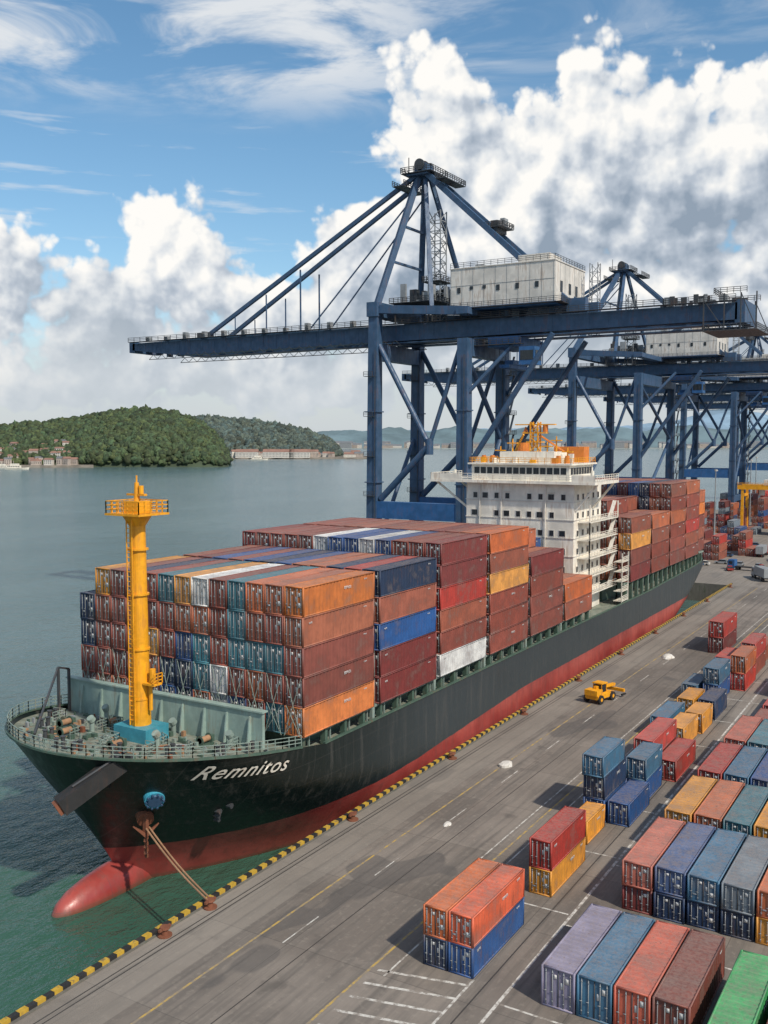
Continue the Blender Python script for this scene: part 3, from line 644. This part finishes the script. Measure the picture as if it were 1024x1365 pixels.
    for y in(76,86,96):
        for x in(g1,g2): m.box(x-.6,x+.6,y,y+1.2,66.15,67.75,0)
    rl.lattice((hx1-2,hy0-3.,62.5),(hx1-2,hy0-3.,78),1.8,.14,8,1)
    hs.box(g1-2.8,g2+2.8,83,90,59.6,61.7,3); hs.box(g1-3.5,g1+.5,79,82.5,55.6,59.4,3); hs.box(g1-3.56,g1-3.503,79.3,82.2,56.6,58.6,1); hs.box(g1-3,g1,78.9,78.997,56.6,58.6,1)
    for x in(xc-3,xc+3):
        for y in(84,89): rl.beam((x,y,59.6),(x,y,57),.09,.09,2)
    hs.box(xc-3.4,xc+3.4,85.5,87.5,56.,57.,3); hs.box(xc-6,xc+6,85.3,87.7,55.2,55.9,3)
    rl.rail([(g1-3.8,yr-12,60.2),(g1-3.8,yr+2,60.2)],1.1,1.4,.1); rl.box(g1-4,g1-2.,yr-12,yr+2,60,60.15,0)
    for k in range(10):
        z=14+k*4.5; y0=yr-1.7; rl.box(xb-1.5,xb+1.5,y0-1.2,y0+.25,z,z+.1,0); rl.rail([(xb-1.5,y0-1.2,z),(xb+1.5,y0-1.2,z)],1,1.,.08); rl.beam((xb-1.3,y0-.6,z),(xb+1.3,y0-.6,z+4.5),.5,.1,1)
    m.obj('gantry_frame',[M_blue,M_blue2,M_dark],e); st.obj('stays_and_braces',[M_blue],e); hs.obj('machinery_house',[M_white,M_glass,M_grey,M_blue2,M_yel],e); rl.obj('walkways_and_railings',[M_dark,M_grey,M_dark],e)
    return e
crane(190,210); crane(318,359,xc=349); crane(468,492); crane(590,612); crane(735,757)

# ---------------------------------------------------------------- vehicles & small things
def loader(x,y):
    e=empty('container_handler',(x,y,0)); m=MB()
    m.box(-2.6,2.4,-1.2,1.2,.7,1.35,0); m.box(-2.9,-1.2,-1.15,1.15,1.35,2.2,0); m.box(-.9,.7,-.8,.8,1.35,1.5,0)
    for a in(-.85,.65):
        for q in(-.75,.75): m.box(a-.05,a+.05,q-.05,q+.05,1.5,2.9,0)
    m.box(-.8,.6,-.7,.7,1.55,2.7,1); m.box(-1.,.8,-.9,.9,2.9,3.05,0)
    m.beam((-1.6,0,2.4),(4.4,0,1.9),.5,.45,0); m.box(4.2,4.6,-1.9,1.9,.9,1.4,0); m.box(4.0,5.2,-1.8,-1.5,.35,.55,2); m.box(4.0,5.2,1.5,1.8,.35,.55,2)
    for a in(-1.9,1.7):
        for q in(-1.45,1.05): m.cyl((a,q,.72),(a,q+.4,.72),.72,n=18,m=2); m.cyl((a,q-.02,.72),(a,q+.42,.72),.3,n=10,m=0)
    m.obj('body',[M_yel,M_glass,M_black],e); e.rotation_euler=(0,0,math.radians(-12)); e.scale=(.95,.95,.95)
loader(143,47.3); 
def truck(x,y,c,rot=0,box=True):
    e=empty('truck',(x,y,0)); e.rotation_euler=(0,0,rot); m=MB()
    m.box(-6,4.2,-1.,1.,.9,1.15,2); m.hexa([(2.6,-1.2,.6),(4.9,-1.2,.6),(4.9,1.2,.6),(2.6,1.2,.6),(2.6,-1.15,3.1),(4.5,-1.15,3.1),(4.5,1.15,3.1),(2.6,1.15,3.1)],0)
    m.box(4.72,4.86,-1.,1.,1.9,2.7,1); m.box(3.2,4.3,-1.22,-1.19,1.8,2.6,1); m.box(3.2,4.3,1.19,1.22,1.8,2.6,1)
    if box: m.box(-6,2.2,-1.22,1.22,1.2,3.7,3)
    for a in(-5,-3.8,1.8,3.9):
        for q in(-1.2,.85): m.cyl((a,q,.5),(a,q+.35,.5),.5,n=14,m=2)
    m.obj('body',[c,M_glass,M_black,M_grey],e)
for x,y,c,r,bx in((330,46,M_blue,1.2,False),(338,52,M_white,.3,True),(322,38,M_teal,.1,False),(352,60,M_red,0,True),(300,44,M_white,0,False),(365,40,M_blue,.7,True),(292,50,M_grey,.5,True),(310,58,M_blue2,1.4,False)): truck(x,y,c,r,bx)
def car(x,y,c,r=0):
    e=empty('parked_car',(x,y,0)); e.rotation_euler=(0,0,r); m=MB()
    m.hexa([(-2.1,-.85,.35),(2.1,-.85,.35),(2.1,.85,.35),(-2.1,.85,.35),(-2.1,-.82,.9),(2.,-.82,.8),(2.,.82,.8),(-2.1,.82,.9)],0)
    m.hexa([(-1.7,-.8,.9),(1.1,-.8,.87),(1.1,.8,.87),(-1.7,.8,.9),(-1.3,-.65,1.42),(.4,-.65,1.42),(.4,.65,1.42),(-1.3,.65,1.42)],1); m.box(-1.25,.35,-.63,.63,1.42,1.46,0)
    for a in(-1.35,1.3):
        for q in(-.9,.68): m.cyl((a,q,.33),(a,q+.22,.33),.33,n=12,m=2)
    m.obj('body',[c,M_glass,M_black],e)
rs=random.Random(5)
for i in range(44): car(290+rs.uniform(0,95),54+rs.uniform(-16,32),rs.choice([M_white,M_grey,M_dark,M_blue,M_red]),rs.choice([0,1.57,.3]))
def tarp(x,y,s_):
    m=MB(); n=12; rr=random.Random(int(x))
    rings=[(1.,.02),(.85,.28),(.5,.45),(.0,.5)]
    for k,(r,z) in enumerate(rings):
        for i in range(n): a=2*math.pi*i/n; q=r*(1+rr.uniform(-.15,.15)); m.v.append((x+s_*q*math.cos(a)*1.3,y+s_*q*math.sin(a)*.8,z*s_+.0))
    for k in range(3):
        for i in range(n): j=(i+1)%n; m.f.append((k*n+i,k*n+j,(k+1)*n+j,(k+1)*n+i)); m.m.append(0)
    m.obj('tarpaulin_bundle',[M_white],None)
tarp(108,47.5,1.0); tarp(178,46.2,1.3); tarp(88,45.2,.5)
def lampmast(x,y,h):
    m=MB(); m.cyl((x,y,0),(x,y,h),.35,.15,10); m.box(x-1.5,x+1.5,y-.3,y+.3,h,h+.3); 
    for k in range(4): m.box(x-1.4+k*.8,x-1.+k*.8,y-.5,y+.1,h-.4,h,1)
    m.obj('floodlight_mast',[M_grey,M_white])
for x,y,h in((420,40,30),(520,70,32),(620,20,30),(380,-10,28),(700,80,34),(560,100,30),(450,118,30),(388,84,28),(480,88,30),(640,95,32)): lampmast(x,y,h)
def shed(x0,x1,y0,y1,h,c,roof):
    e=empty('warehouse'); m=MB(); m.box(x0,x1,y0,y1,0.01,h,0); yc=(y0+y1)/2
    m.hexa([(x0-.5,y0-.5,h+.01),(x1+.5,y0-.5,h+.01),(x1+.5,y1+.5,h+.01),(x0-.5,y1+.5,h+.01),(x0-.5,yc-.2,h+4),(x1+.5,yc-.2,h+4),(x1+.5,yc+.2,h+4),(x0-.5,yc+.2,h+4)],1)
    for k in range(int((x1-x0)/8)): m.box(x0+2+k*8,x0+6+k*8,y0-.1,y0-.003,.1,h*.6,2); m.box(x0-.1,x0-.003,y0+3,y0+8,.1,h*.6,2)
    m.obj('building_shell',[c,roof,M_dark],e)
shed(700,780,40,85,14,M_white,M_rust); shed(820,900,60,110,16,M_cream,M_grey); shed(560,640,-60,-20,14,M_white,M_blue)

# ---------------------------------------------------------------- water
wm=MB(); wm.quad([(-20000,-20000,-5),(40000,-20000,-5),(40000,40000,-5),(-20000,40000,-5)])
M_w,t,b,pos=mat('harbour_water')
xyz=t.sep(pos); big=t.noise(t.vec('MULTIPLY',pos,(1,1.6,1)),.008,3,.6)
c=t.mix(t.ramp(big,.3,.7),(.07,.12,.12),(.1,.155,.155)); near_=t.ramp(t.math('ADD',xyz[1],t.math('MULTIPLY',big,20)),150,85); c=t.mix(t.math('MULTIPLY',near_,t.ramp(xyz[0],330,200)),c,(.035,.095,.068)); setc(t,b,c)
w1=t.noise(t.vec('MULTIPLY',pos,(1,1.5,1)),.35,4,.62); w2=t.noise(pos,.06,3,.55)
bump(t,b,t.math('ADD',w1,t.math('MULTIPLY',w2,1.8)),1.,t.math('MULTIPLY',1.,1.) if False else .62)
b.inputs['Roughness'].default_value=.15; b.inputs['IOR'].default_value=1.33
wm.obj('harbour_water',[M_w])

# ---------------------------------------------------------------- hills
FX,FY=math.cos(math.radians(31)),math.sin(math.radians(31))
def P(cx,t_): return (t_*FX+cx*t_*FY, t_*FY-cx*t_*FX)
from mathutils import noise as mn
def ridge(name,t0,depth,prof,m,trees=0,tm=None,size=6.,nx=220,rough=6.):
    cxs=[p[0] for p in prof]; zs=[p[1] for p in prof]; ny=26; V=[];F=[]
    def H(cx,k):
        base=float(np.interp(cx,cxs,zs))
        sh=min(1,(k/.5))**.62 if k<.5 else max(0,(1-(k-.5)/.5))**.8
        x,y=P(cx,t0+depth*k); nn=mn.fractal(Vector((x*.006,y*.006,0)),1,2,5)
        return -6+(base+6)*sh+rough*nn*min(1,k*6)*min(1,max(0,(base+6)/30))
    for i in range(nx+1):
        cx=cxs[0]+(cxs[-1]-cxs[0])*i/nx
        for j in range(ny+1):
            k=j/ny; x,y=P(cx,t0+depth*k); V.append((x,y,H(cx,k) if j<ny else -6))
    for i in range(nx):
        for j in range(ny): a=i*(ny+1)+j; F.append((a,a+ny+1,a+ny+2,a+1))
    me=bpy.data.meshes.new(name); me.from_pydata(V,[],F); me.materials.append(m); me.polygons.foreach_set('use_smooth',[True]*len(F)); o=bpy.data.objects.new(name,me); COL.objects.link(o)
    if trees:
        import bmesh
        bm=bmesh.new(); bmesh.ops.create_icosphere(bm,subdivisions=2,radius=1); base=np.array([v.co[:] for v in bm.verts]); fc=np.array([[v.index for v in f.verts] for f in bm.faces]); bm.free()
        VV=[];FF=[];CC=[];off=0
        for q in range(trees):
            cx=rng.uniform(cxs[0],cxs[-1]); k=rng.uniform(.0,.62)**1.0; h=H(cx,k)
            if h<-1: continue
            x,y=P(cx,t0+depth*k); s_=size*rng.uniform(.4,1.3)
            jit=1+rng.normal(0,.26,(len(base),1)); v=base*jit*np.array([s_*rng.uniform(.8,1.2),s_*rng.uniform(.8,1.2),s_*rng.uniform(.7,1.3)])+np.array([x,y,h+s_*.45])
            VV.append(v); FF.append(fc+off); off+=len(base); c=rng.uniform(.5,1.35); g_=rng.uniform(-.15,.15); CC.append(np.tile([c*(1+g_),c,c*(1-g_),1.],(len(base),1)))
        VV=np.concatenate(VV);FF=np.concatenate(FF);CC=np.concatenate(CC)
        me=bpy.data.meshes.new('distant_forest'); me.vertices.add(len(VV)); me.vertices.foreach_set('co',VV.ravel()); me.loops.add(FF.size); me.loops.foreach_set('vertex_index',FF.ravel().astype(np.int32)); me.polygons.add(len(FF)); me.polygons.foreach_set('loop_start',np.arange(0,FF.size,3,dtype=np.int32))
        try: me.polygons.foreach_set('loop_total',np.full(len(FF),3,dtype=np.int32))
        except Exception: pass
        a=me.attributes.new('tint','FLOAT_COLOR','POINT'); a.data.foreach_set('color',CC.ravel()); me.materials.append(tm); me.update(calc_edges=True)
        COL.objects.link(bpy.data.objects.new('distant_forest',me))
    return H
def foliage(name,c):
    m,t,b,pos=mat(name); at=t.n.new('ShaderNodeAttribute'); at.attribute_name='tint'
    col=t.mix(1.,at.outputs['Color'],t.mix(t.ramp(t.noise(pos,.25,3,.7),.35,.65),tuple(x*.5 for x in c),tuple(x*1.25 for x in c)),'MULTIPLY'); setc(t,b,col); b.inputs['Roughness'].default_value=.9
    return m
def flat(name,c,sc=.02):
    m,t,b,pos=mat(name); n=t.noise(pos,sc,5,.65); setc(t,b,t.mix(t.ramp(n,.35,.65),tuple(x*.75 for x in c),tuple(x*1.2 for x in c))); b.inputs['Roughness'].default_value=.95; return m
def cxu(u): return (u-512)/1300
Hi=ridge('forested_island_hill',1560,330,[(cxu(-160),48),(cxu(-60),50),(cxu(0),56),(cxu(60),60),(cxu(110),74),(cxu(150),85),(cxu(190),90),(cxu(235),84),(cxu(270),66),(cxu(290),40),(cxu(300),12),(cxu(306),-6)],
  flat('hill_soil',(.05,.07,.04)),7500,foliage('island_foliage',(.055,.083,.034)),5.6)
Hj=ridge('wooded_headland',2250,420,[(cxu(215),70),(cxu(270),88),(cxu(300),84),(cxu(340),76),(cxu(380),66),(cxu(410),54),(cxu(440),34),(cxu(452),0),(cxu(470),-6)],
  flat('headland_soil',(.07,.09,.07)),4000,foliage('headland_foliage',(.075,.102,.085)),7.5)  # soil and leaves paler, bluer than the island's: distance haze in the colour
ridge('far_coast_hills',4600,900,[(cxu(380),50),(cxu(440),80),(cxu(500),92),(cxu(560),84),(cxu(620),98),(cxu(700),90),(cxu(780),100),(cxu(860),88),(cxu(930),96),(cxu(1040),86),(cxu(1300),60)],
  flat('haze_tinted_hills',(.12,.18,.2),.004),0,rough=20)  # atmospheric haze is painted into this bluish base colour
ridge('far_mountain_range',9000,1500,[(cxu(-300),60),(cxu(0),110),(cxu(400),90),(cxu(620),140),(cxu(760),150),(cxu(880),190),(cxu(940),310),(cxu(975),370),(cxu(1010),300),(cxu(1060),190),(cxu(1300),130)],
  flat('haze_tinted_mountains',(.2,.3,.39),.002),0,rough=20)  # pale blue stands in for air haze over the distance, no volume
def lowland(name,t0,depth,u0,u1,c):
    m=MB(); n=40; top=[];bot=[];bk=[]
    for i in range(n+1):
        u=u0+(u1-u0)*i/n; tt=t0+18*mn.noise(Vector((i*.4,t0,0))); x,y=P(cxu(u),tt); bot.append((x,y,-6)); x2,y2=P(cxu(u),tt+10); top.append((x2,y2,-1.8)); x3,y3=P(cxu(u),tt+depth); bk.append((x3,y3,.0))
    for i in range(n): m.quad([bot[i],bot[i+1],top[i+1],top[i]]); m.quad([top[i],top[i+1],bk[i+1],bk[i]])
    m.obj(name,[c])
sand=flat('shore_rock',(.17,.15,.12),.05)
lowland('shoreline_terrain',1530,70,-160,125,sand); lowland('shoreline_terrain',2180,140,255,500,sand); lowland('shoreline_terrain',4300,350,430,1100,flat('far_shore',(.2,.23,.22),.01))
M_hw=paint('house_plaster',(.42,.36,.31),rust=(.3,.2,.15),amt=.3,sc=.1); M_hr=paint('roof_tile',(.27,.15,.11),amt=.3,sc=.1); M_hg=paint('roof_slate',(.16,.17,.18),amt=.3,sc=.1)
def house(x,y,z,w,d,h,rot,wm_=M_hw,rm_=None):
    rm_=rm_ or rs.choice([M_hr,M_hg,M_hr]); e=empty('coastal_house',(x,y,z)); e.rotation_euler=(0,0,rot); m=MB(); m.box(-w/2,w/2,-d/2,d/2,-2,h,0)
    m.hexa([(-w/2-.5,-d/2-.5,h+.01),(w/2+.5,-d/2-.5,h+.01),(w/2+.5,d/2+.5,h+.01),(-w/2-.5,d/2+.5,h+.01),(-w/2,-.2,h+d*.3),(w/2,-.2,h+d*.3),(w/2,.2,h+d*.3),(-w/2,.2,h+d*.3)],1)
    for f in range(max(1,int(h/3.2))):
        for k in range(int(w/3.2)): m.box(-w/2+1.2+k*3.2,-w/2+2.6+k*3.2,-d/2-.1,-d/2-.003,f*3.2+1,f*3.2+2.6,2)
    m.obj('walls_and_roof',[wm_,rm_,M_glass],e)
rs=random.Random(21); ry=math.radians(31-90)
for i in range(34):
    u=rs.uniform(-20,118); t_=rs.uniform(1545,1615); x,y=P(cxu(u),t_); k=max(0,(t_-1560)/330); house(x,y,max(-1.,Hi(cxu(u),k))+1,rs.uniform(7,17),rs.uniform(7,11),rs.uniform(4,10),ry+rs.uniform(-.6,.6),rs.choice([M_hw,M_white,M_hw]))
for i in range(30):
    u=rs.uniform(300,480); t_=rs.uniform(2205,2250); x,y=P(cxu(u),t_); house(x,y,-.5,rs.uniform(12,30),rs.uniform(10,16),rs.uniform(5,12),ry+rs.uniform(-.5,.5),rs.choice([M_hw,M_white,M_cream]))
for u,w in((372,70),(400,46),(330,50)): x,y=P(cxu(u),2195); house(x,y,-.5,w,22,11,ry,M_white,M_hr)
for i in range(90):
    u=rs.uniform(440,1060); t_=rs.uniform(4330,4500); x,y=P(cxu(u),t_); house(x,y,-1,rs.uniform(20,70),25,rs.uniform(8,26),ry,rs.choice([M_hw,M_white,M_grey]),M_hg)
def ferry(x,y,s_,rot):
    e=empty('small_ferry_boat',(x,y,-5)); e.rotation_euler=(0,0,rot); e.scale=(s_,s_,s_); m=MB()
    for sg in(-1,1):
        m.quad([(-12,sg*2.2,-.5),(8,sg*2.2,-.5),(8,sg*3,2),(-12,sg*3,2)]); m.quad([(8,sg*2.2,-.5),(14,0,-.3),(15,0,2.6),(8,sg*3,2)])
    m.quad([(-12,-2.2,-.5),(-12,2.2,-.5),(-12,3,2),(-12,-3,2)]); m.quad([(-12,-3,2),(8,-3,2),(15,0,2.6),(8,3,2),(-12,3,2)])
    m.box(-10,5,-2.3,2.3,2.05,4.5,0); m.box(-6,3,-1.9,1.9,4.5,6.6,0); m.cyl((-3,0,6.6),(-3,0,10),.15,n=6,m=0)
    for k in range(7): m.box(-9+k*2,-7.8+k*2,-2.35,-2.303,3,4,1); m.box(-9+k*2,-7.8+k*2,2.303,2.35,3,4,1)
    m.obj('boat_hull_and_cabin',[M_cream,M_glass],e)
for u,t_,s_ in((22,1440,1.3),(5,1490,1.),(345,2080,1.4)): x,y=P(cxu(u),t_); ferry(x,y,s_,ry)

# ---------------------------------------------------------------- sky
sd=Vector((-.35,-.94,0)).normalized(); EL=math.radians(46)
w=bpy.data.worlds.new('World'); S.world=w; w.use_nodes=True; t=NT(w.node_tree,'2D'); t.n.clear()
w.cycles.sampling_method='MANUAL'; w.cycles.sample_map_resolution=512
gp=bpy.data.node_groups.new('cloud_field','ShaderNodeTree')
gp.interface.new_socket('P',in_out='INPUT',socket_type='NodeSocketVector'); gp.interface.new_socket('D',in_out='OUTPUT',socket_type='NodeSocketFloat'); gp.interface.new_socket('E',in_out='OUTPUT',socket_type='NodeSocketFloat')
q=NT(gp,'2D'); gi=q.n.new('NodeGroupInput'); go=q.n.new('NodeGroupOutput'); p=gi.outputs[0]
ell=[(27.8,15.2,3.6,6.2),(23,12.,5,6.5),(19.,14.6,3.6,6.6),(14.8,13.5,4,6.),(8.5,13.5,5,6.6),(2,11,7,8),(30.5,9.5,6,4.6),(36,6.8,6,3.2),(42.8,9.8,3.4,4.8),(46.5,7.0,4,3.0),(53,8.6,3.2,4.2),(42,3.8,16,2.4),(18,6.5,16,4.6),(80,10,16,6),(-25,12,16,8),(130,9,22,6),(-90,11,20,7),(-150,9,18,5)]
E=None
wn=q.n.new('ShaderNodeTexNoise'); wn.noise_dimensions='2D'; q.l.new(p,wn.inputs['Vector']); wn.inputs['Scale'].default_value=.16; wn.inputs['Detail'].default_value=2
warp=q.vec('MULTIPLY',q.vec('SUBTRACT',wn.outputs['Color'],(.5,.5,.5)),(3.,3.,0)); pw=q.vec('ADD',p,warp)
for (a,e_,ra,re) in ell:
    d=q.vec('LENGTH',q.vec('MULTIPLY',q.vec('SUBTRACT',pw,(a,e_,0)),(1/ra,1/re,0))); v=q.math('MULTIPLY',q.math('SUBTRACT',1.,d),min(ra,re)/4.)
    E=v if E is None else q.math('SMOOTH_MAX',E,v,.15)
fb=q.noise(p,.4,7,.52); pv=q.vec('ADD',p,q.vec('MULTIPLY',warp,(.5,.5,0))); v1=q.voro(pv,.5); v2=q.voro(pv,1.25); v3=q.voro(p,3.)
D=q.math('ADD',E,q.math('MULTIPLY',q.math('SUBTRACT',fb,.5),.62))
D=q.math('ADD',D,q.math('MULTIPLY',q.math('SUBTRACT',.5,v1),.42)); D=q.math('ADD',D,q.math('MULTIPLY',q.math('SUBTRACT',.5,v2),.18)); D=q.math('ADD',D,q.math('MULTIPLY',q.math('SUBTRACT',.5,v3),.06))
q.l.new(D,go.inputs[0]); q.l.new(E,go.inputs[1])
tc=t.n.new('ShaderNodeTexCoord').outputs['Generated']; sx=t.sep(t.vec('NORMALIZE',tc))
az=t.math('MULTIPLY',t.math('ARCTAN2',sx[1],sx[0]),57.2958); el=t.math('MULTIPLY',t.math('ARCSINE',sx[2]),57.2958); p=t.comb(az,el,0.)
def field(off):
    n=t.n.new('ShaderNodeGroup'); n.node_tree=gp; t.l.new(t.vec('ADD',p,off) if off else p,n.inputs[0]); return n.outputs
d0=field(None); d1=field((.6,.85,0))
mask=t.ramp(d0[0],.0,.2)
l1=t.math('MULTIPLY',t.math('SUBTRACT',d0[0],d1[0]),1.05)
soft=t.noise(p,.2,4,.5)
lit=t.math('ADD',l1,t.ramp(d0[1],.1,1.1,.68,.4)); lit=t.math('ADD',lit,t.ramp(el,3,18,-.2,.12)); lit=t.math('ADD',lit,t.math('MULTIPLY',t.math('SUBTRACT',soft,.5),1.1)); lit=t.math('ADD',lit,t.ramp(az,10,30,-.12,.06)); lit=t.math('MINIMUM',t.math('MAXIMUM',lit,0.),1.)
cr=t.n.new('ShaderNodeValToRGB'); t.l.new(lit,cr.inputs[0]); ce=cr.color_ramp
ce.elements[0].position=.08; ce.elements[0].color=(.29,.36,.45,1); ce.elements[1].position=.95; ce.elements[1].color=(1.,.98,.94,1)
e_=ce.elements.new(.42); e_.color=(.5,.56,.64,1); e_=ce.elements.new(.68); e_.color=(.76,.79,.82,1)
ci=t.noise(t.comb(t.math('ADD',t.math('MULTIPLY',az,.06),t.math('MULTIPLY',el,.05)),t.math('MULTIPLY',el,.22),0.),1.5,6,.6,.4)
cim=t.math('MULTIPLY',t.ramp(ci,.4,.66,0,.95),t.ramp(el,16.5,20.5,0,1.)); cim=t.math('MULTIPLY',cim,t.ramp(az,20,36,.25,1.))
ci2=t.noise(t.comb(t.math('MULTIPLY',az,.09),t.math('MULTIPLY',el,.8),0.),1.2,5,.55); cim2=t.math('MULTIPLY',t.ramp(ci2,.6,.75,0,.4),t.math('MULTIPLY',t.ramp(el,8,10),t.ramp(el,20,16)))
cim=t.math('MAXIMUM',cim,cim2)
sky=t.n.new('ShaderNodeTexSky'); sky.sky_type='NISHITA'; sky.sun_disc=False; sky.sun_elevation=EL; sky.sun_rotation=math.atan2(sd.x,sd.y)%(2*math.pi); sky.air_density=1.; sky.dust_density=.8; sky.ozone_density=2.
hs1=t.n.new('ShaderNodeHueSaturation'); hs1.inputs['Hue'].default_value=.49; hs1.inputs['Saturation'].default_value=1.15; hs1.inputs['Value'].default_value=1.25; t.l.new(sky.outputs[0],hs1.inputs['Color'])
b1=t.n.new('ShaderNodeBackground'); t.l.new(hs1.outputs[0],b1.inputs[0]); b1.inputs[1].default_value=.11
b2=t.n.new('ShaderNodeBackground'); t.l.new(cr.outputs[0],b2.inputs[0]); b2.inputs[1].default_value=1.
b3=t.n.new('ShaderNodeBackground'); b3.inputs[0].default_value=(.86,.89,.92,1); b3.inputs[1].default_value=.9
b4=t.n.new('ShaderNodeBackground'); b4.inputs[0].default_value=(.6,.65,.69,1)
def mixs(f,a,b_):
    n=t.n.new('ShaderNodeMixShader'); t.l.new(f,n.inputs[0]); t.l.new(a,n.inputs[1]); t.l.new(b_,n.inputs[2]); return n.outputs[0]
s1=mixs(cim,b1.outputs[0],b3.outputs[0]); s2=mixs(mask,s1,b2.outputs[0])
hz=t.math('MULTIPLY',t.ramp(t.math('ADD',el,t.math('MULTIPLY',t.math('SUBTRACT',soft,.5),6.)),9.5,1.,0,1.),.88); s3=mixs(hz,s2,b4.outputs[0])
o=t.n.new('ShaderNodeOutputWorld'); t.l.new(s3,o.inputs[0])
sl=bpy.data.lights.new('sun','SUN'); sl.energy=4.; sl.angle=math.radians(1.5); sl.color=(1.,.91,.78); so=bpy.data.objects.new('sun',sl); COL.objects.link(so)
dirv=Vector((sd.x*math.cos(EL),sd.y*math.cos(EL),math.sin(EL))); so.rotation_euler=dirv.to_track_quat('Z','Y').to_euler()

# ---------------------------------------------------------------- camera
cd=bpy.data.cameras.new('camera'); co=bpy.data.objects.new('camera',cd); COL.objects.link(co); S.camera=co
co.location=(0,0,40); cd.sensor_fit='VERTICAL'; cd.sensor_height=36; cd.lens=36*1300/1365; cd.clip_end=80000; cd.clip_start=.5
pt=math.radians(4.29); fw=Vector((FX*math.cos(pt),FY*math.cos(pt),-math.sin(pt))); co.rotation_euler=fw.to_track_quat('-Z','Y').to_euler()
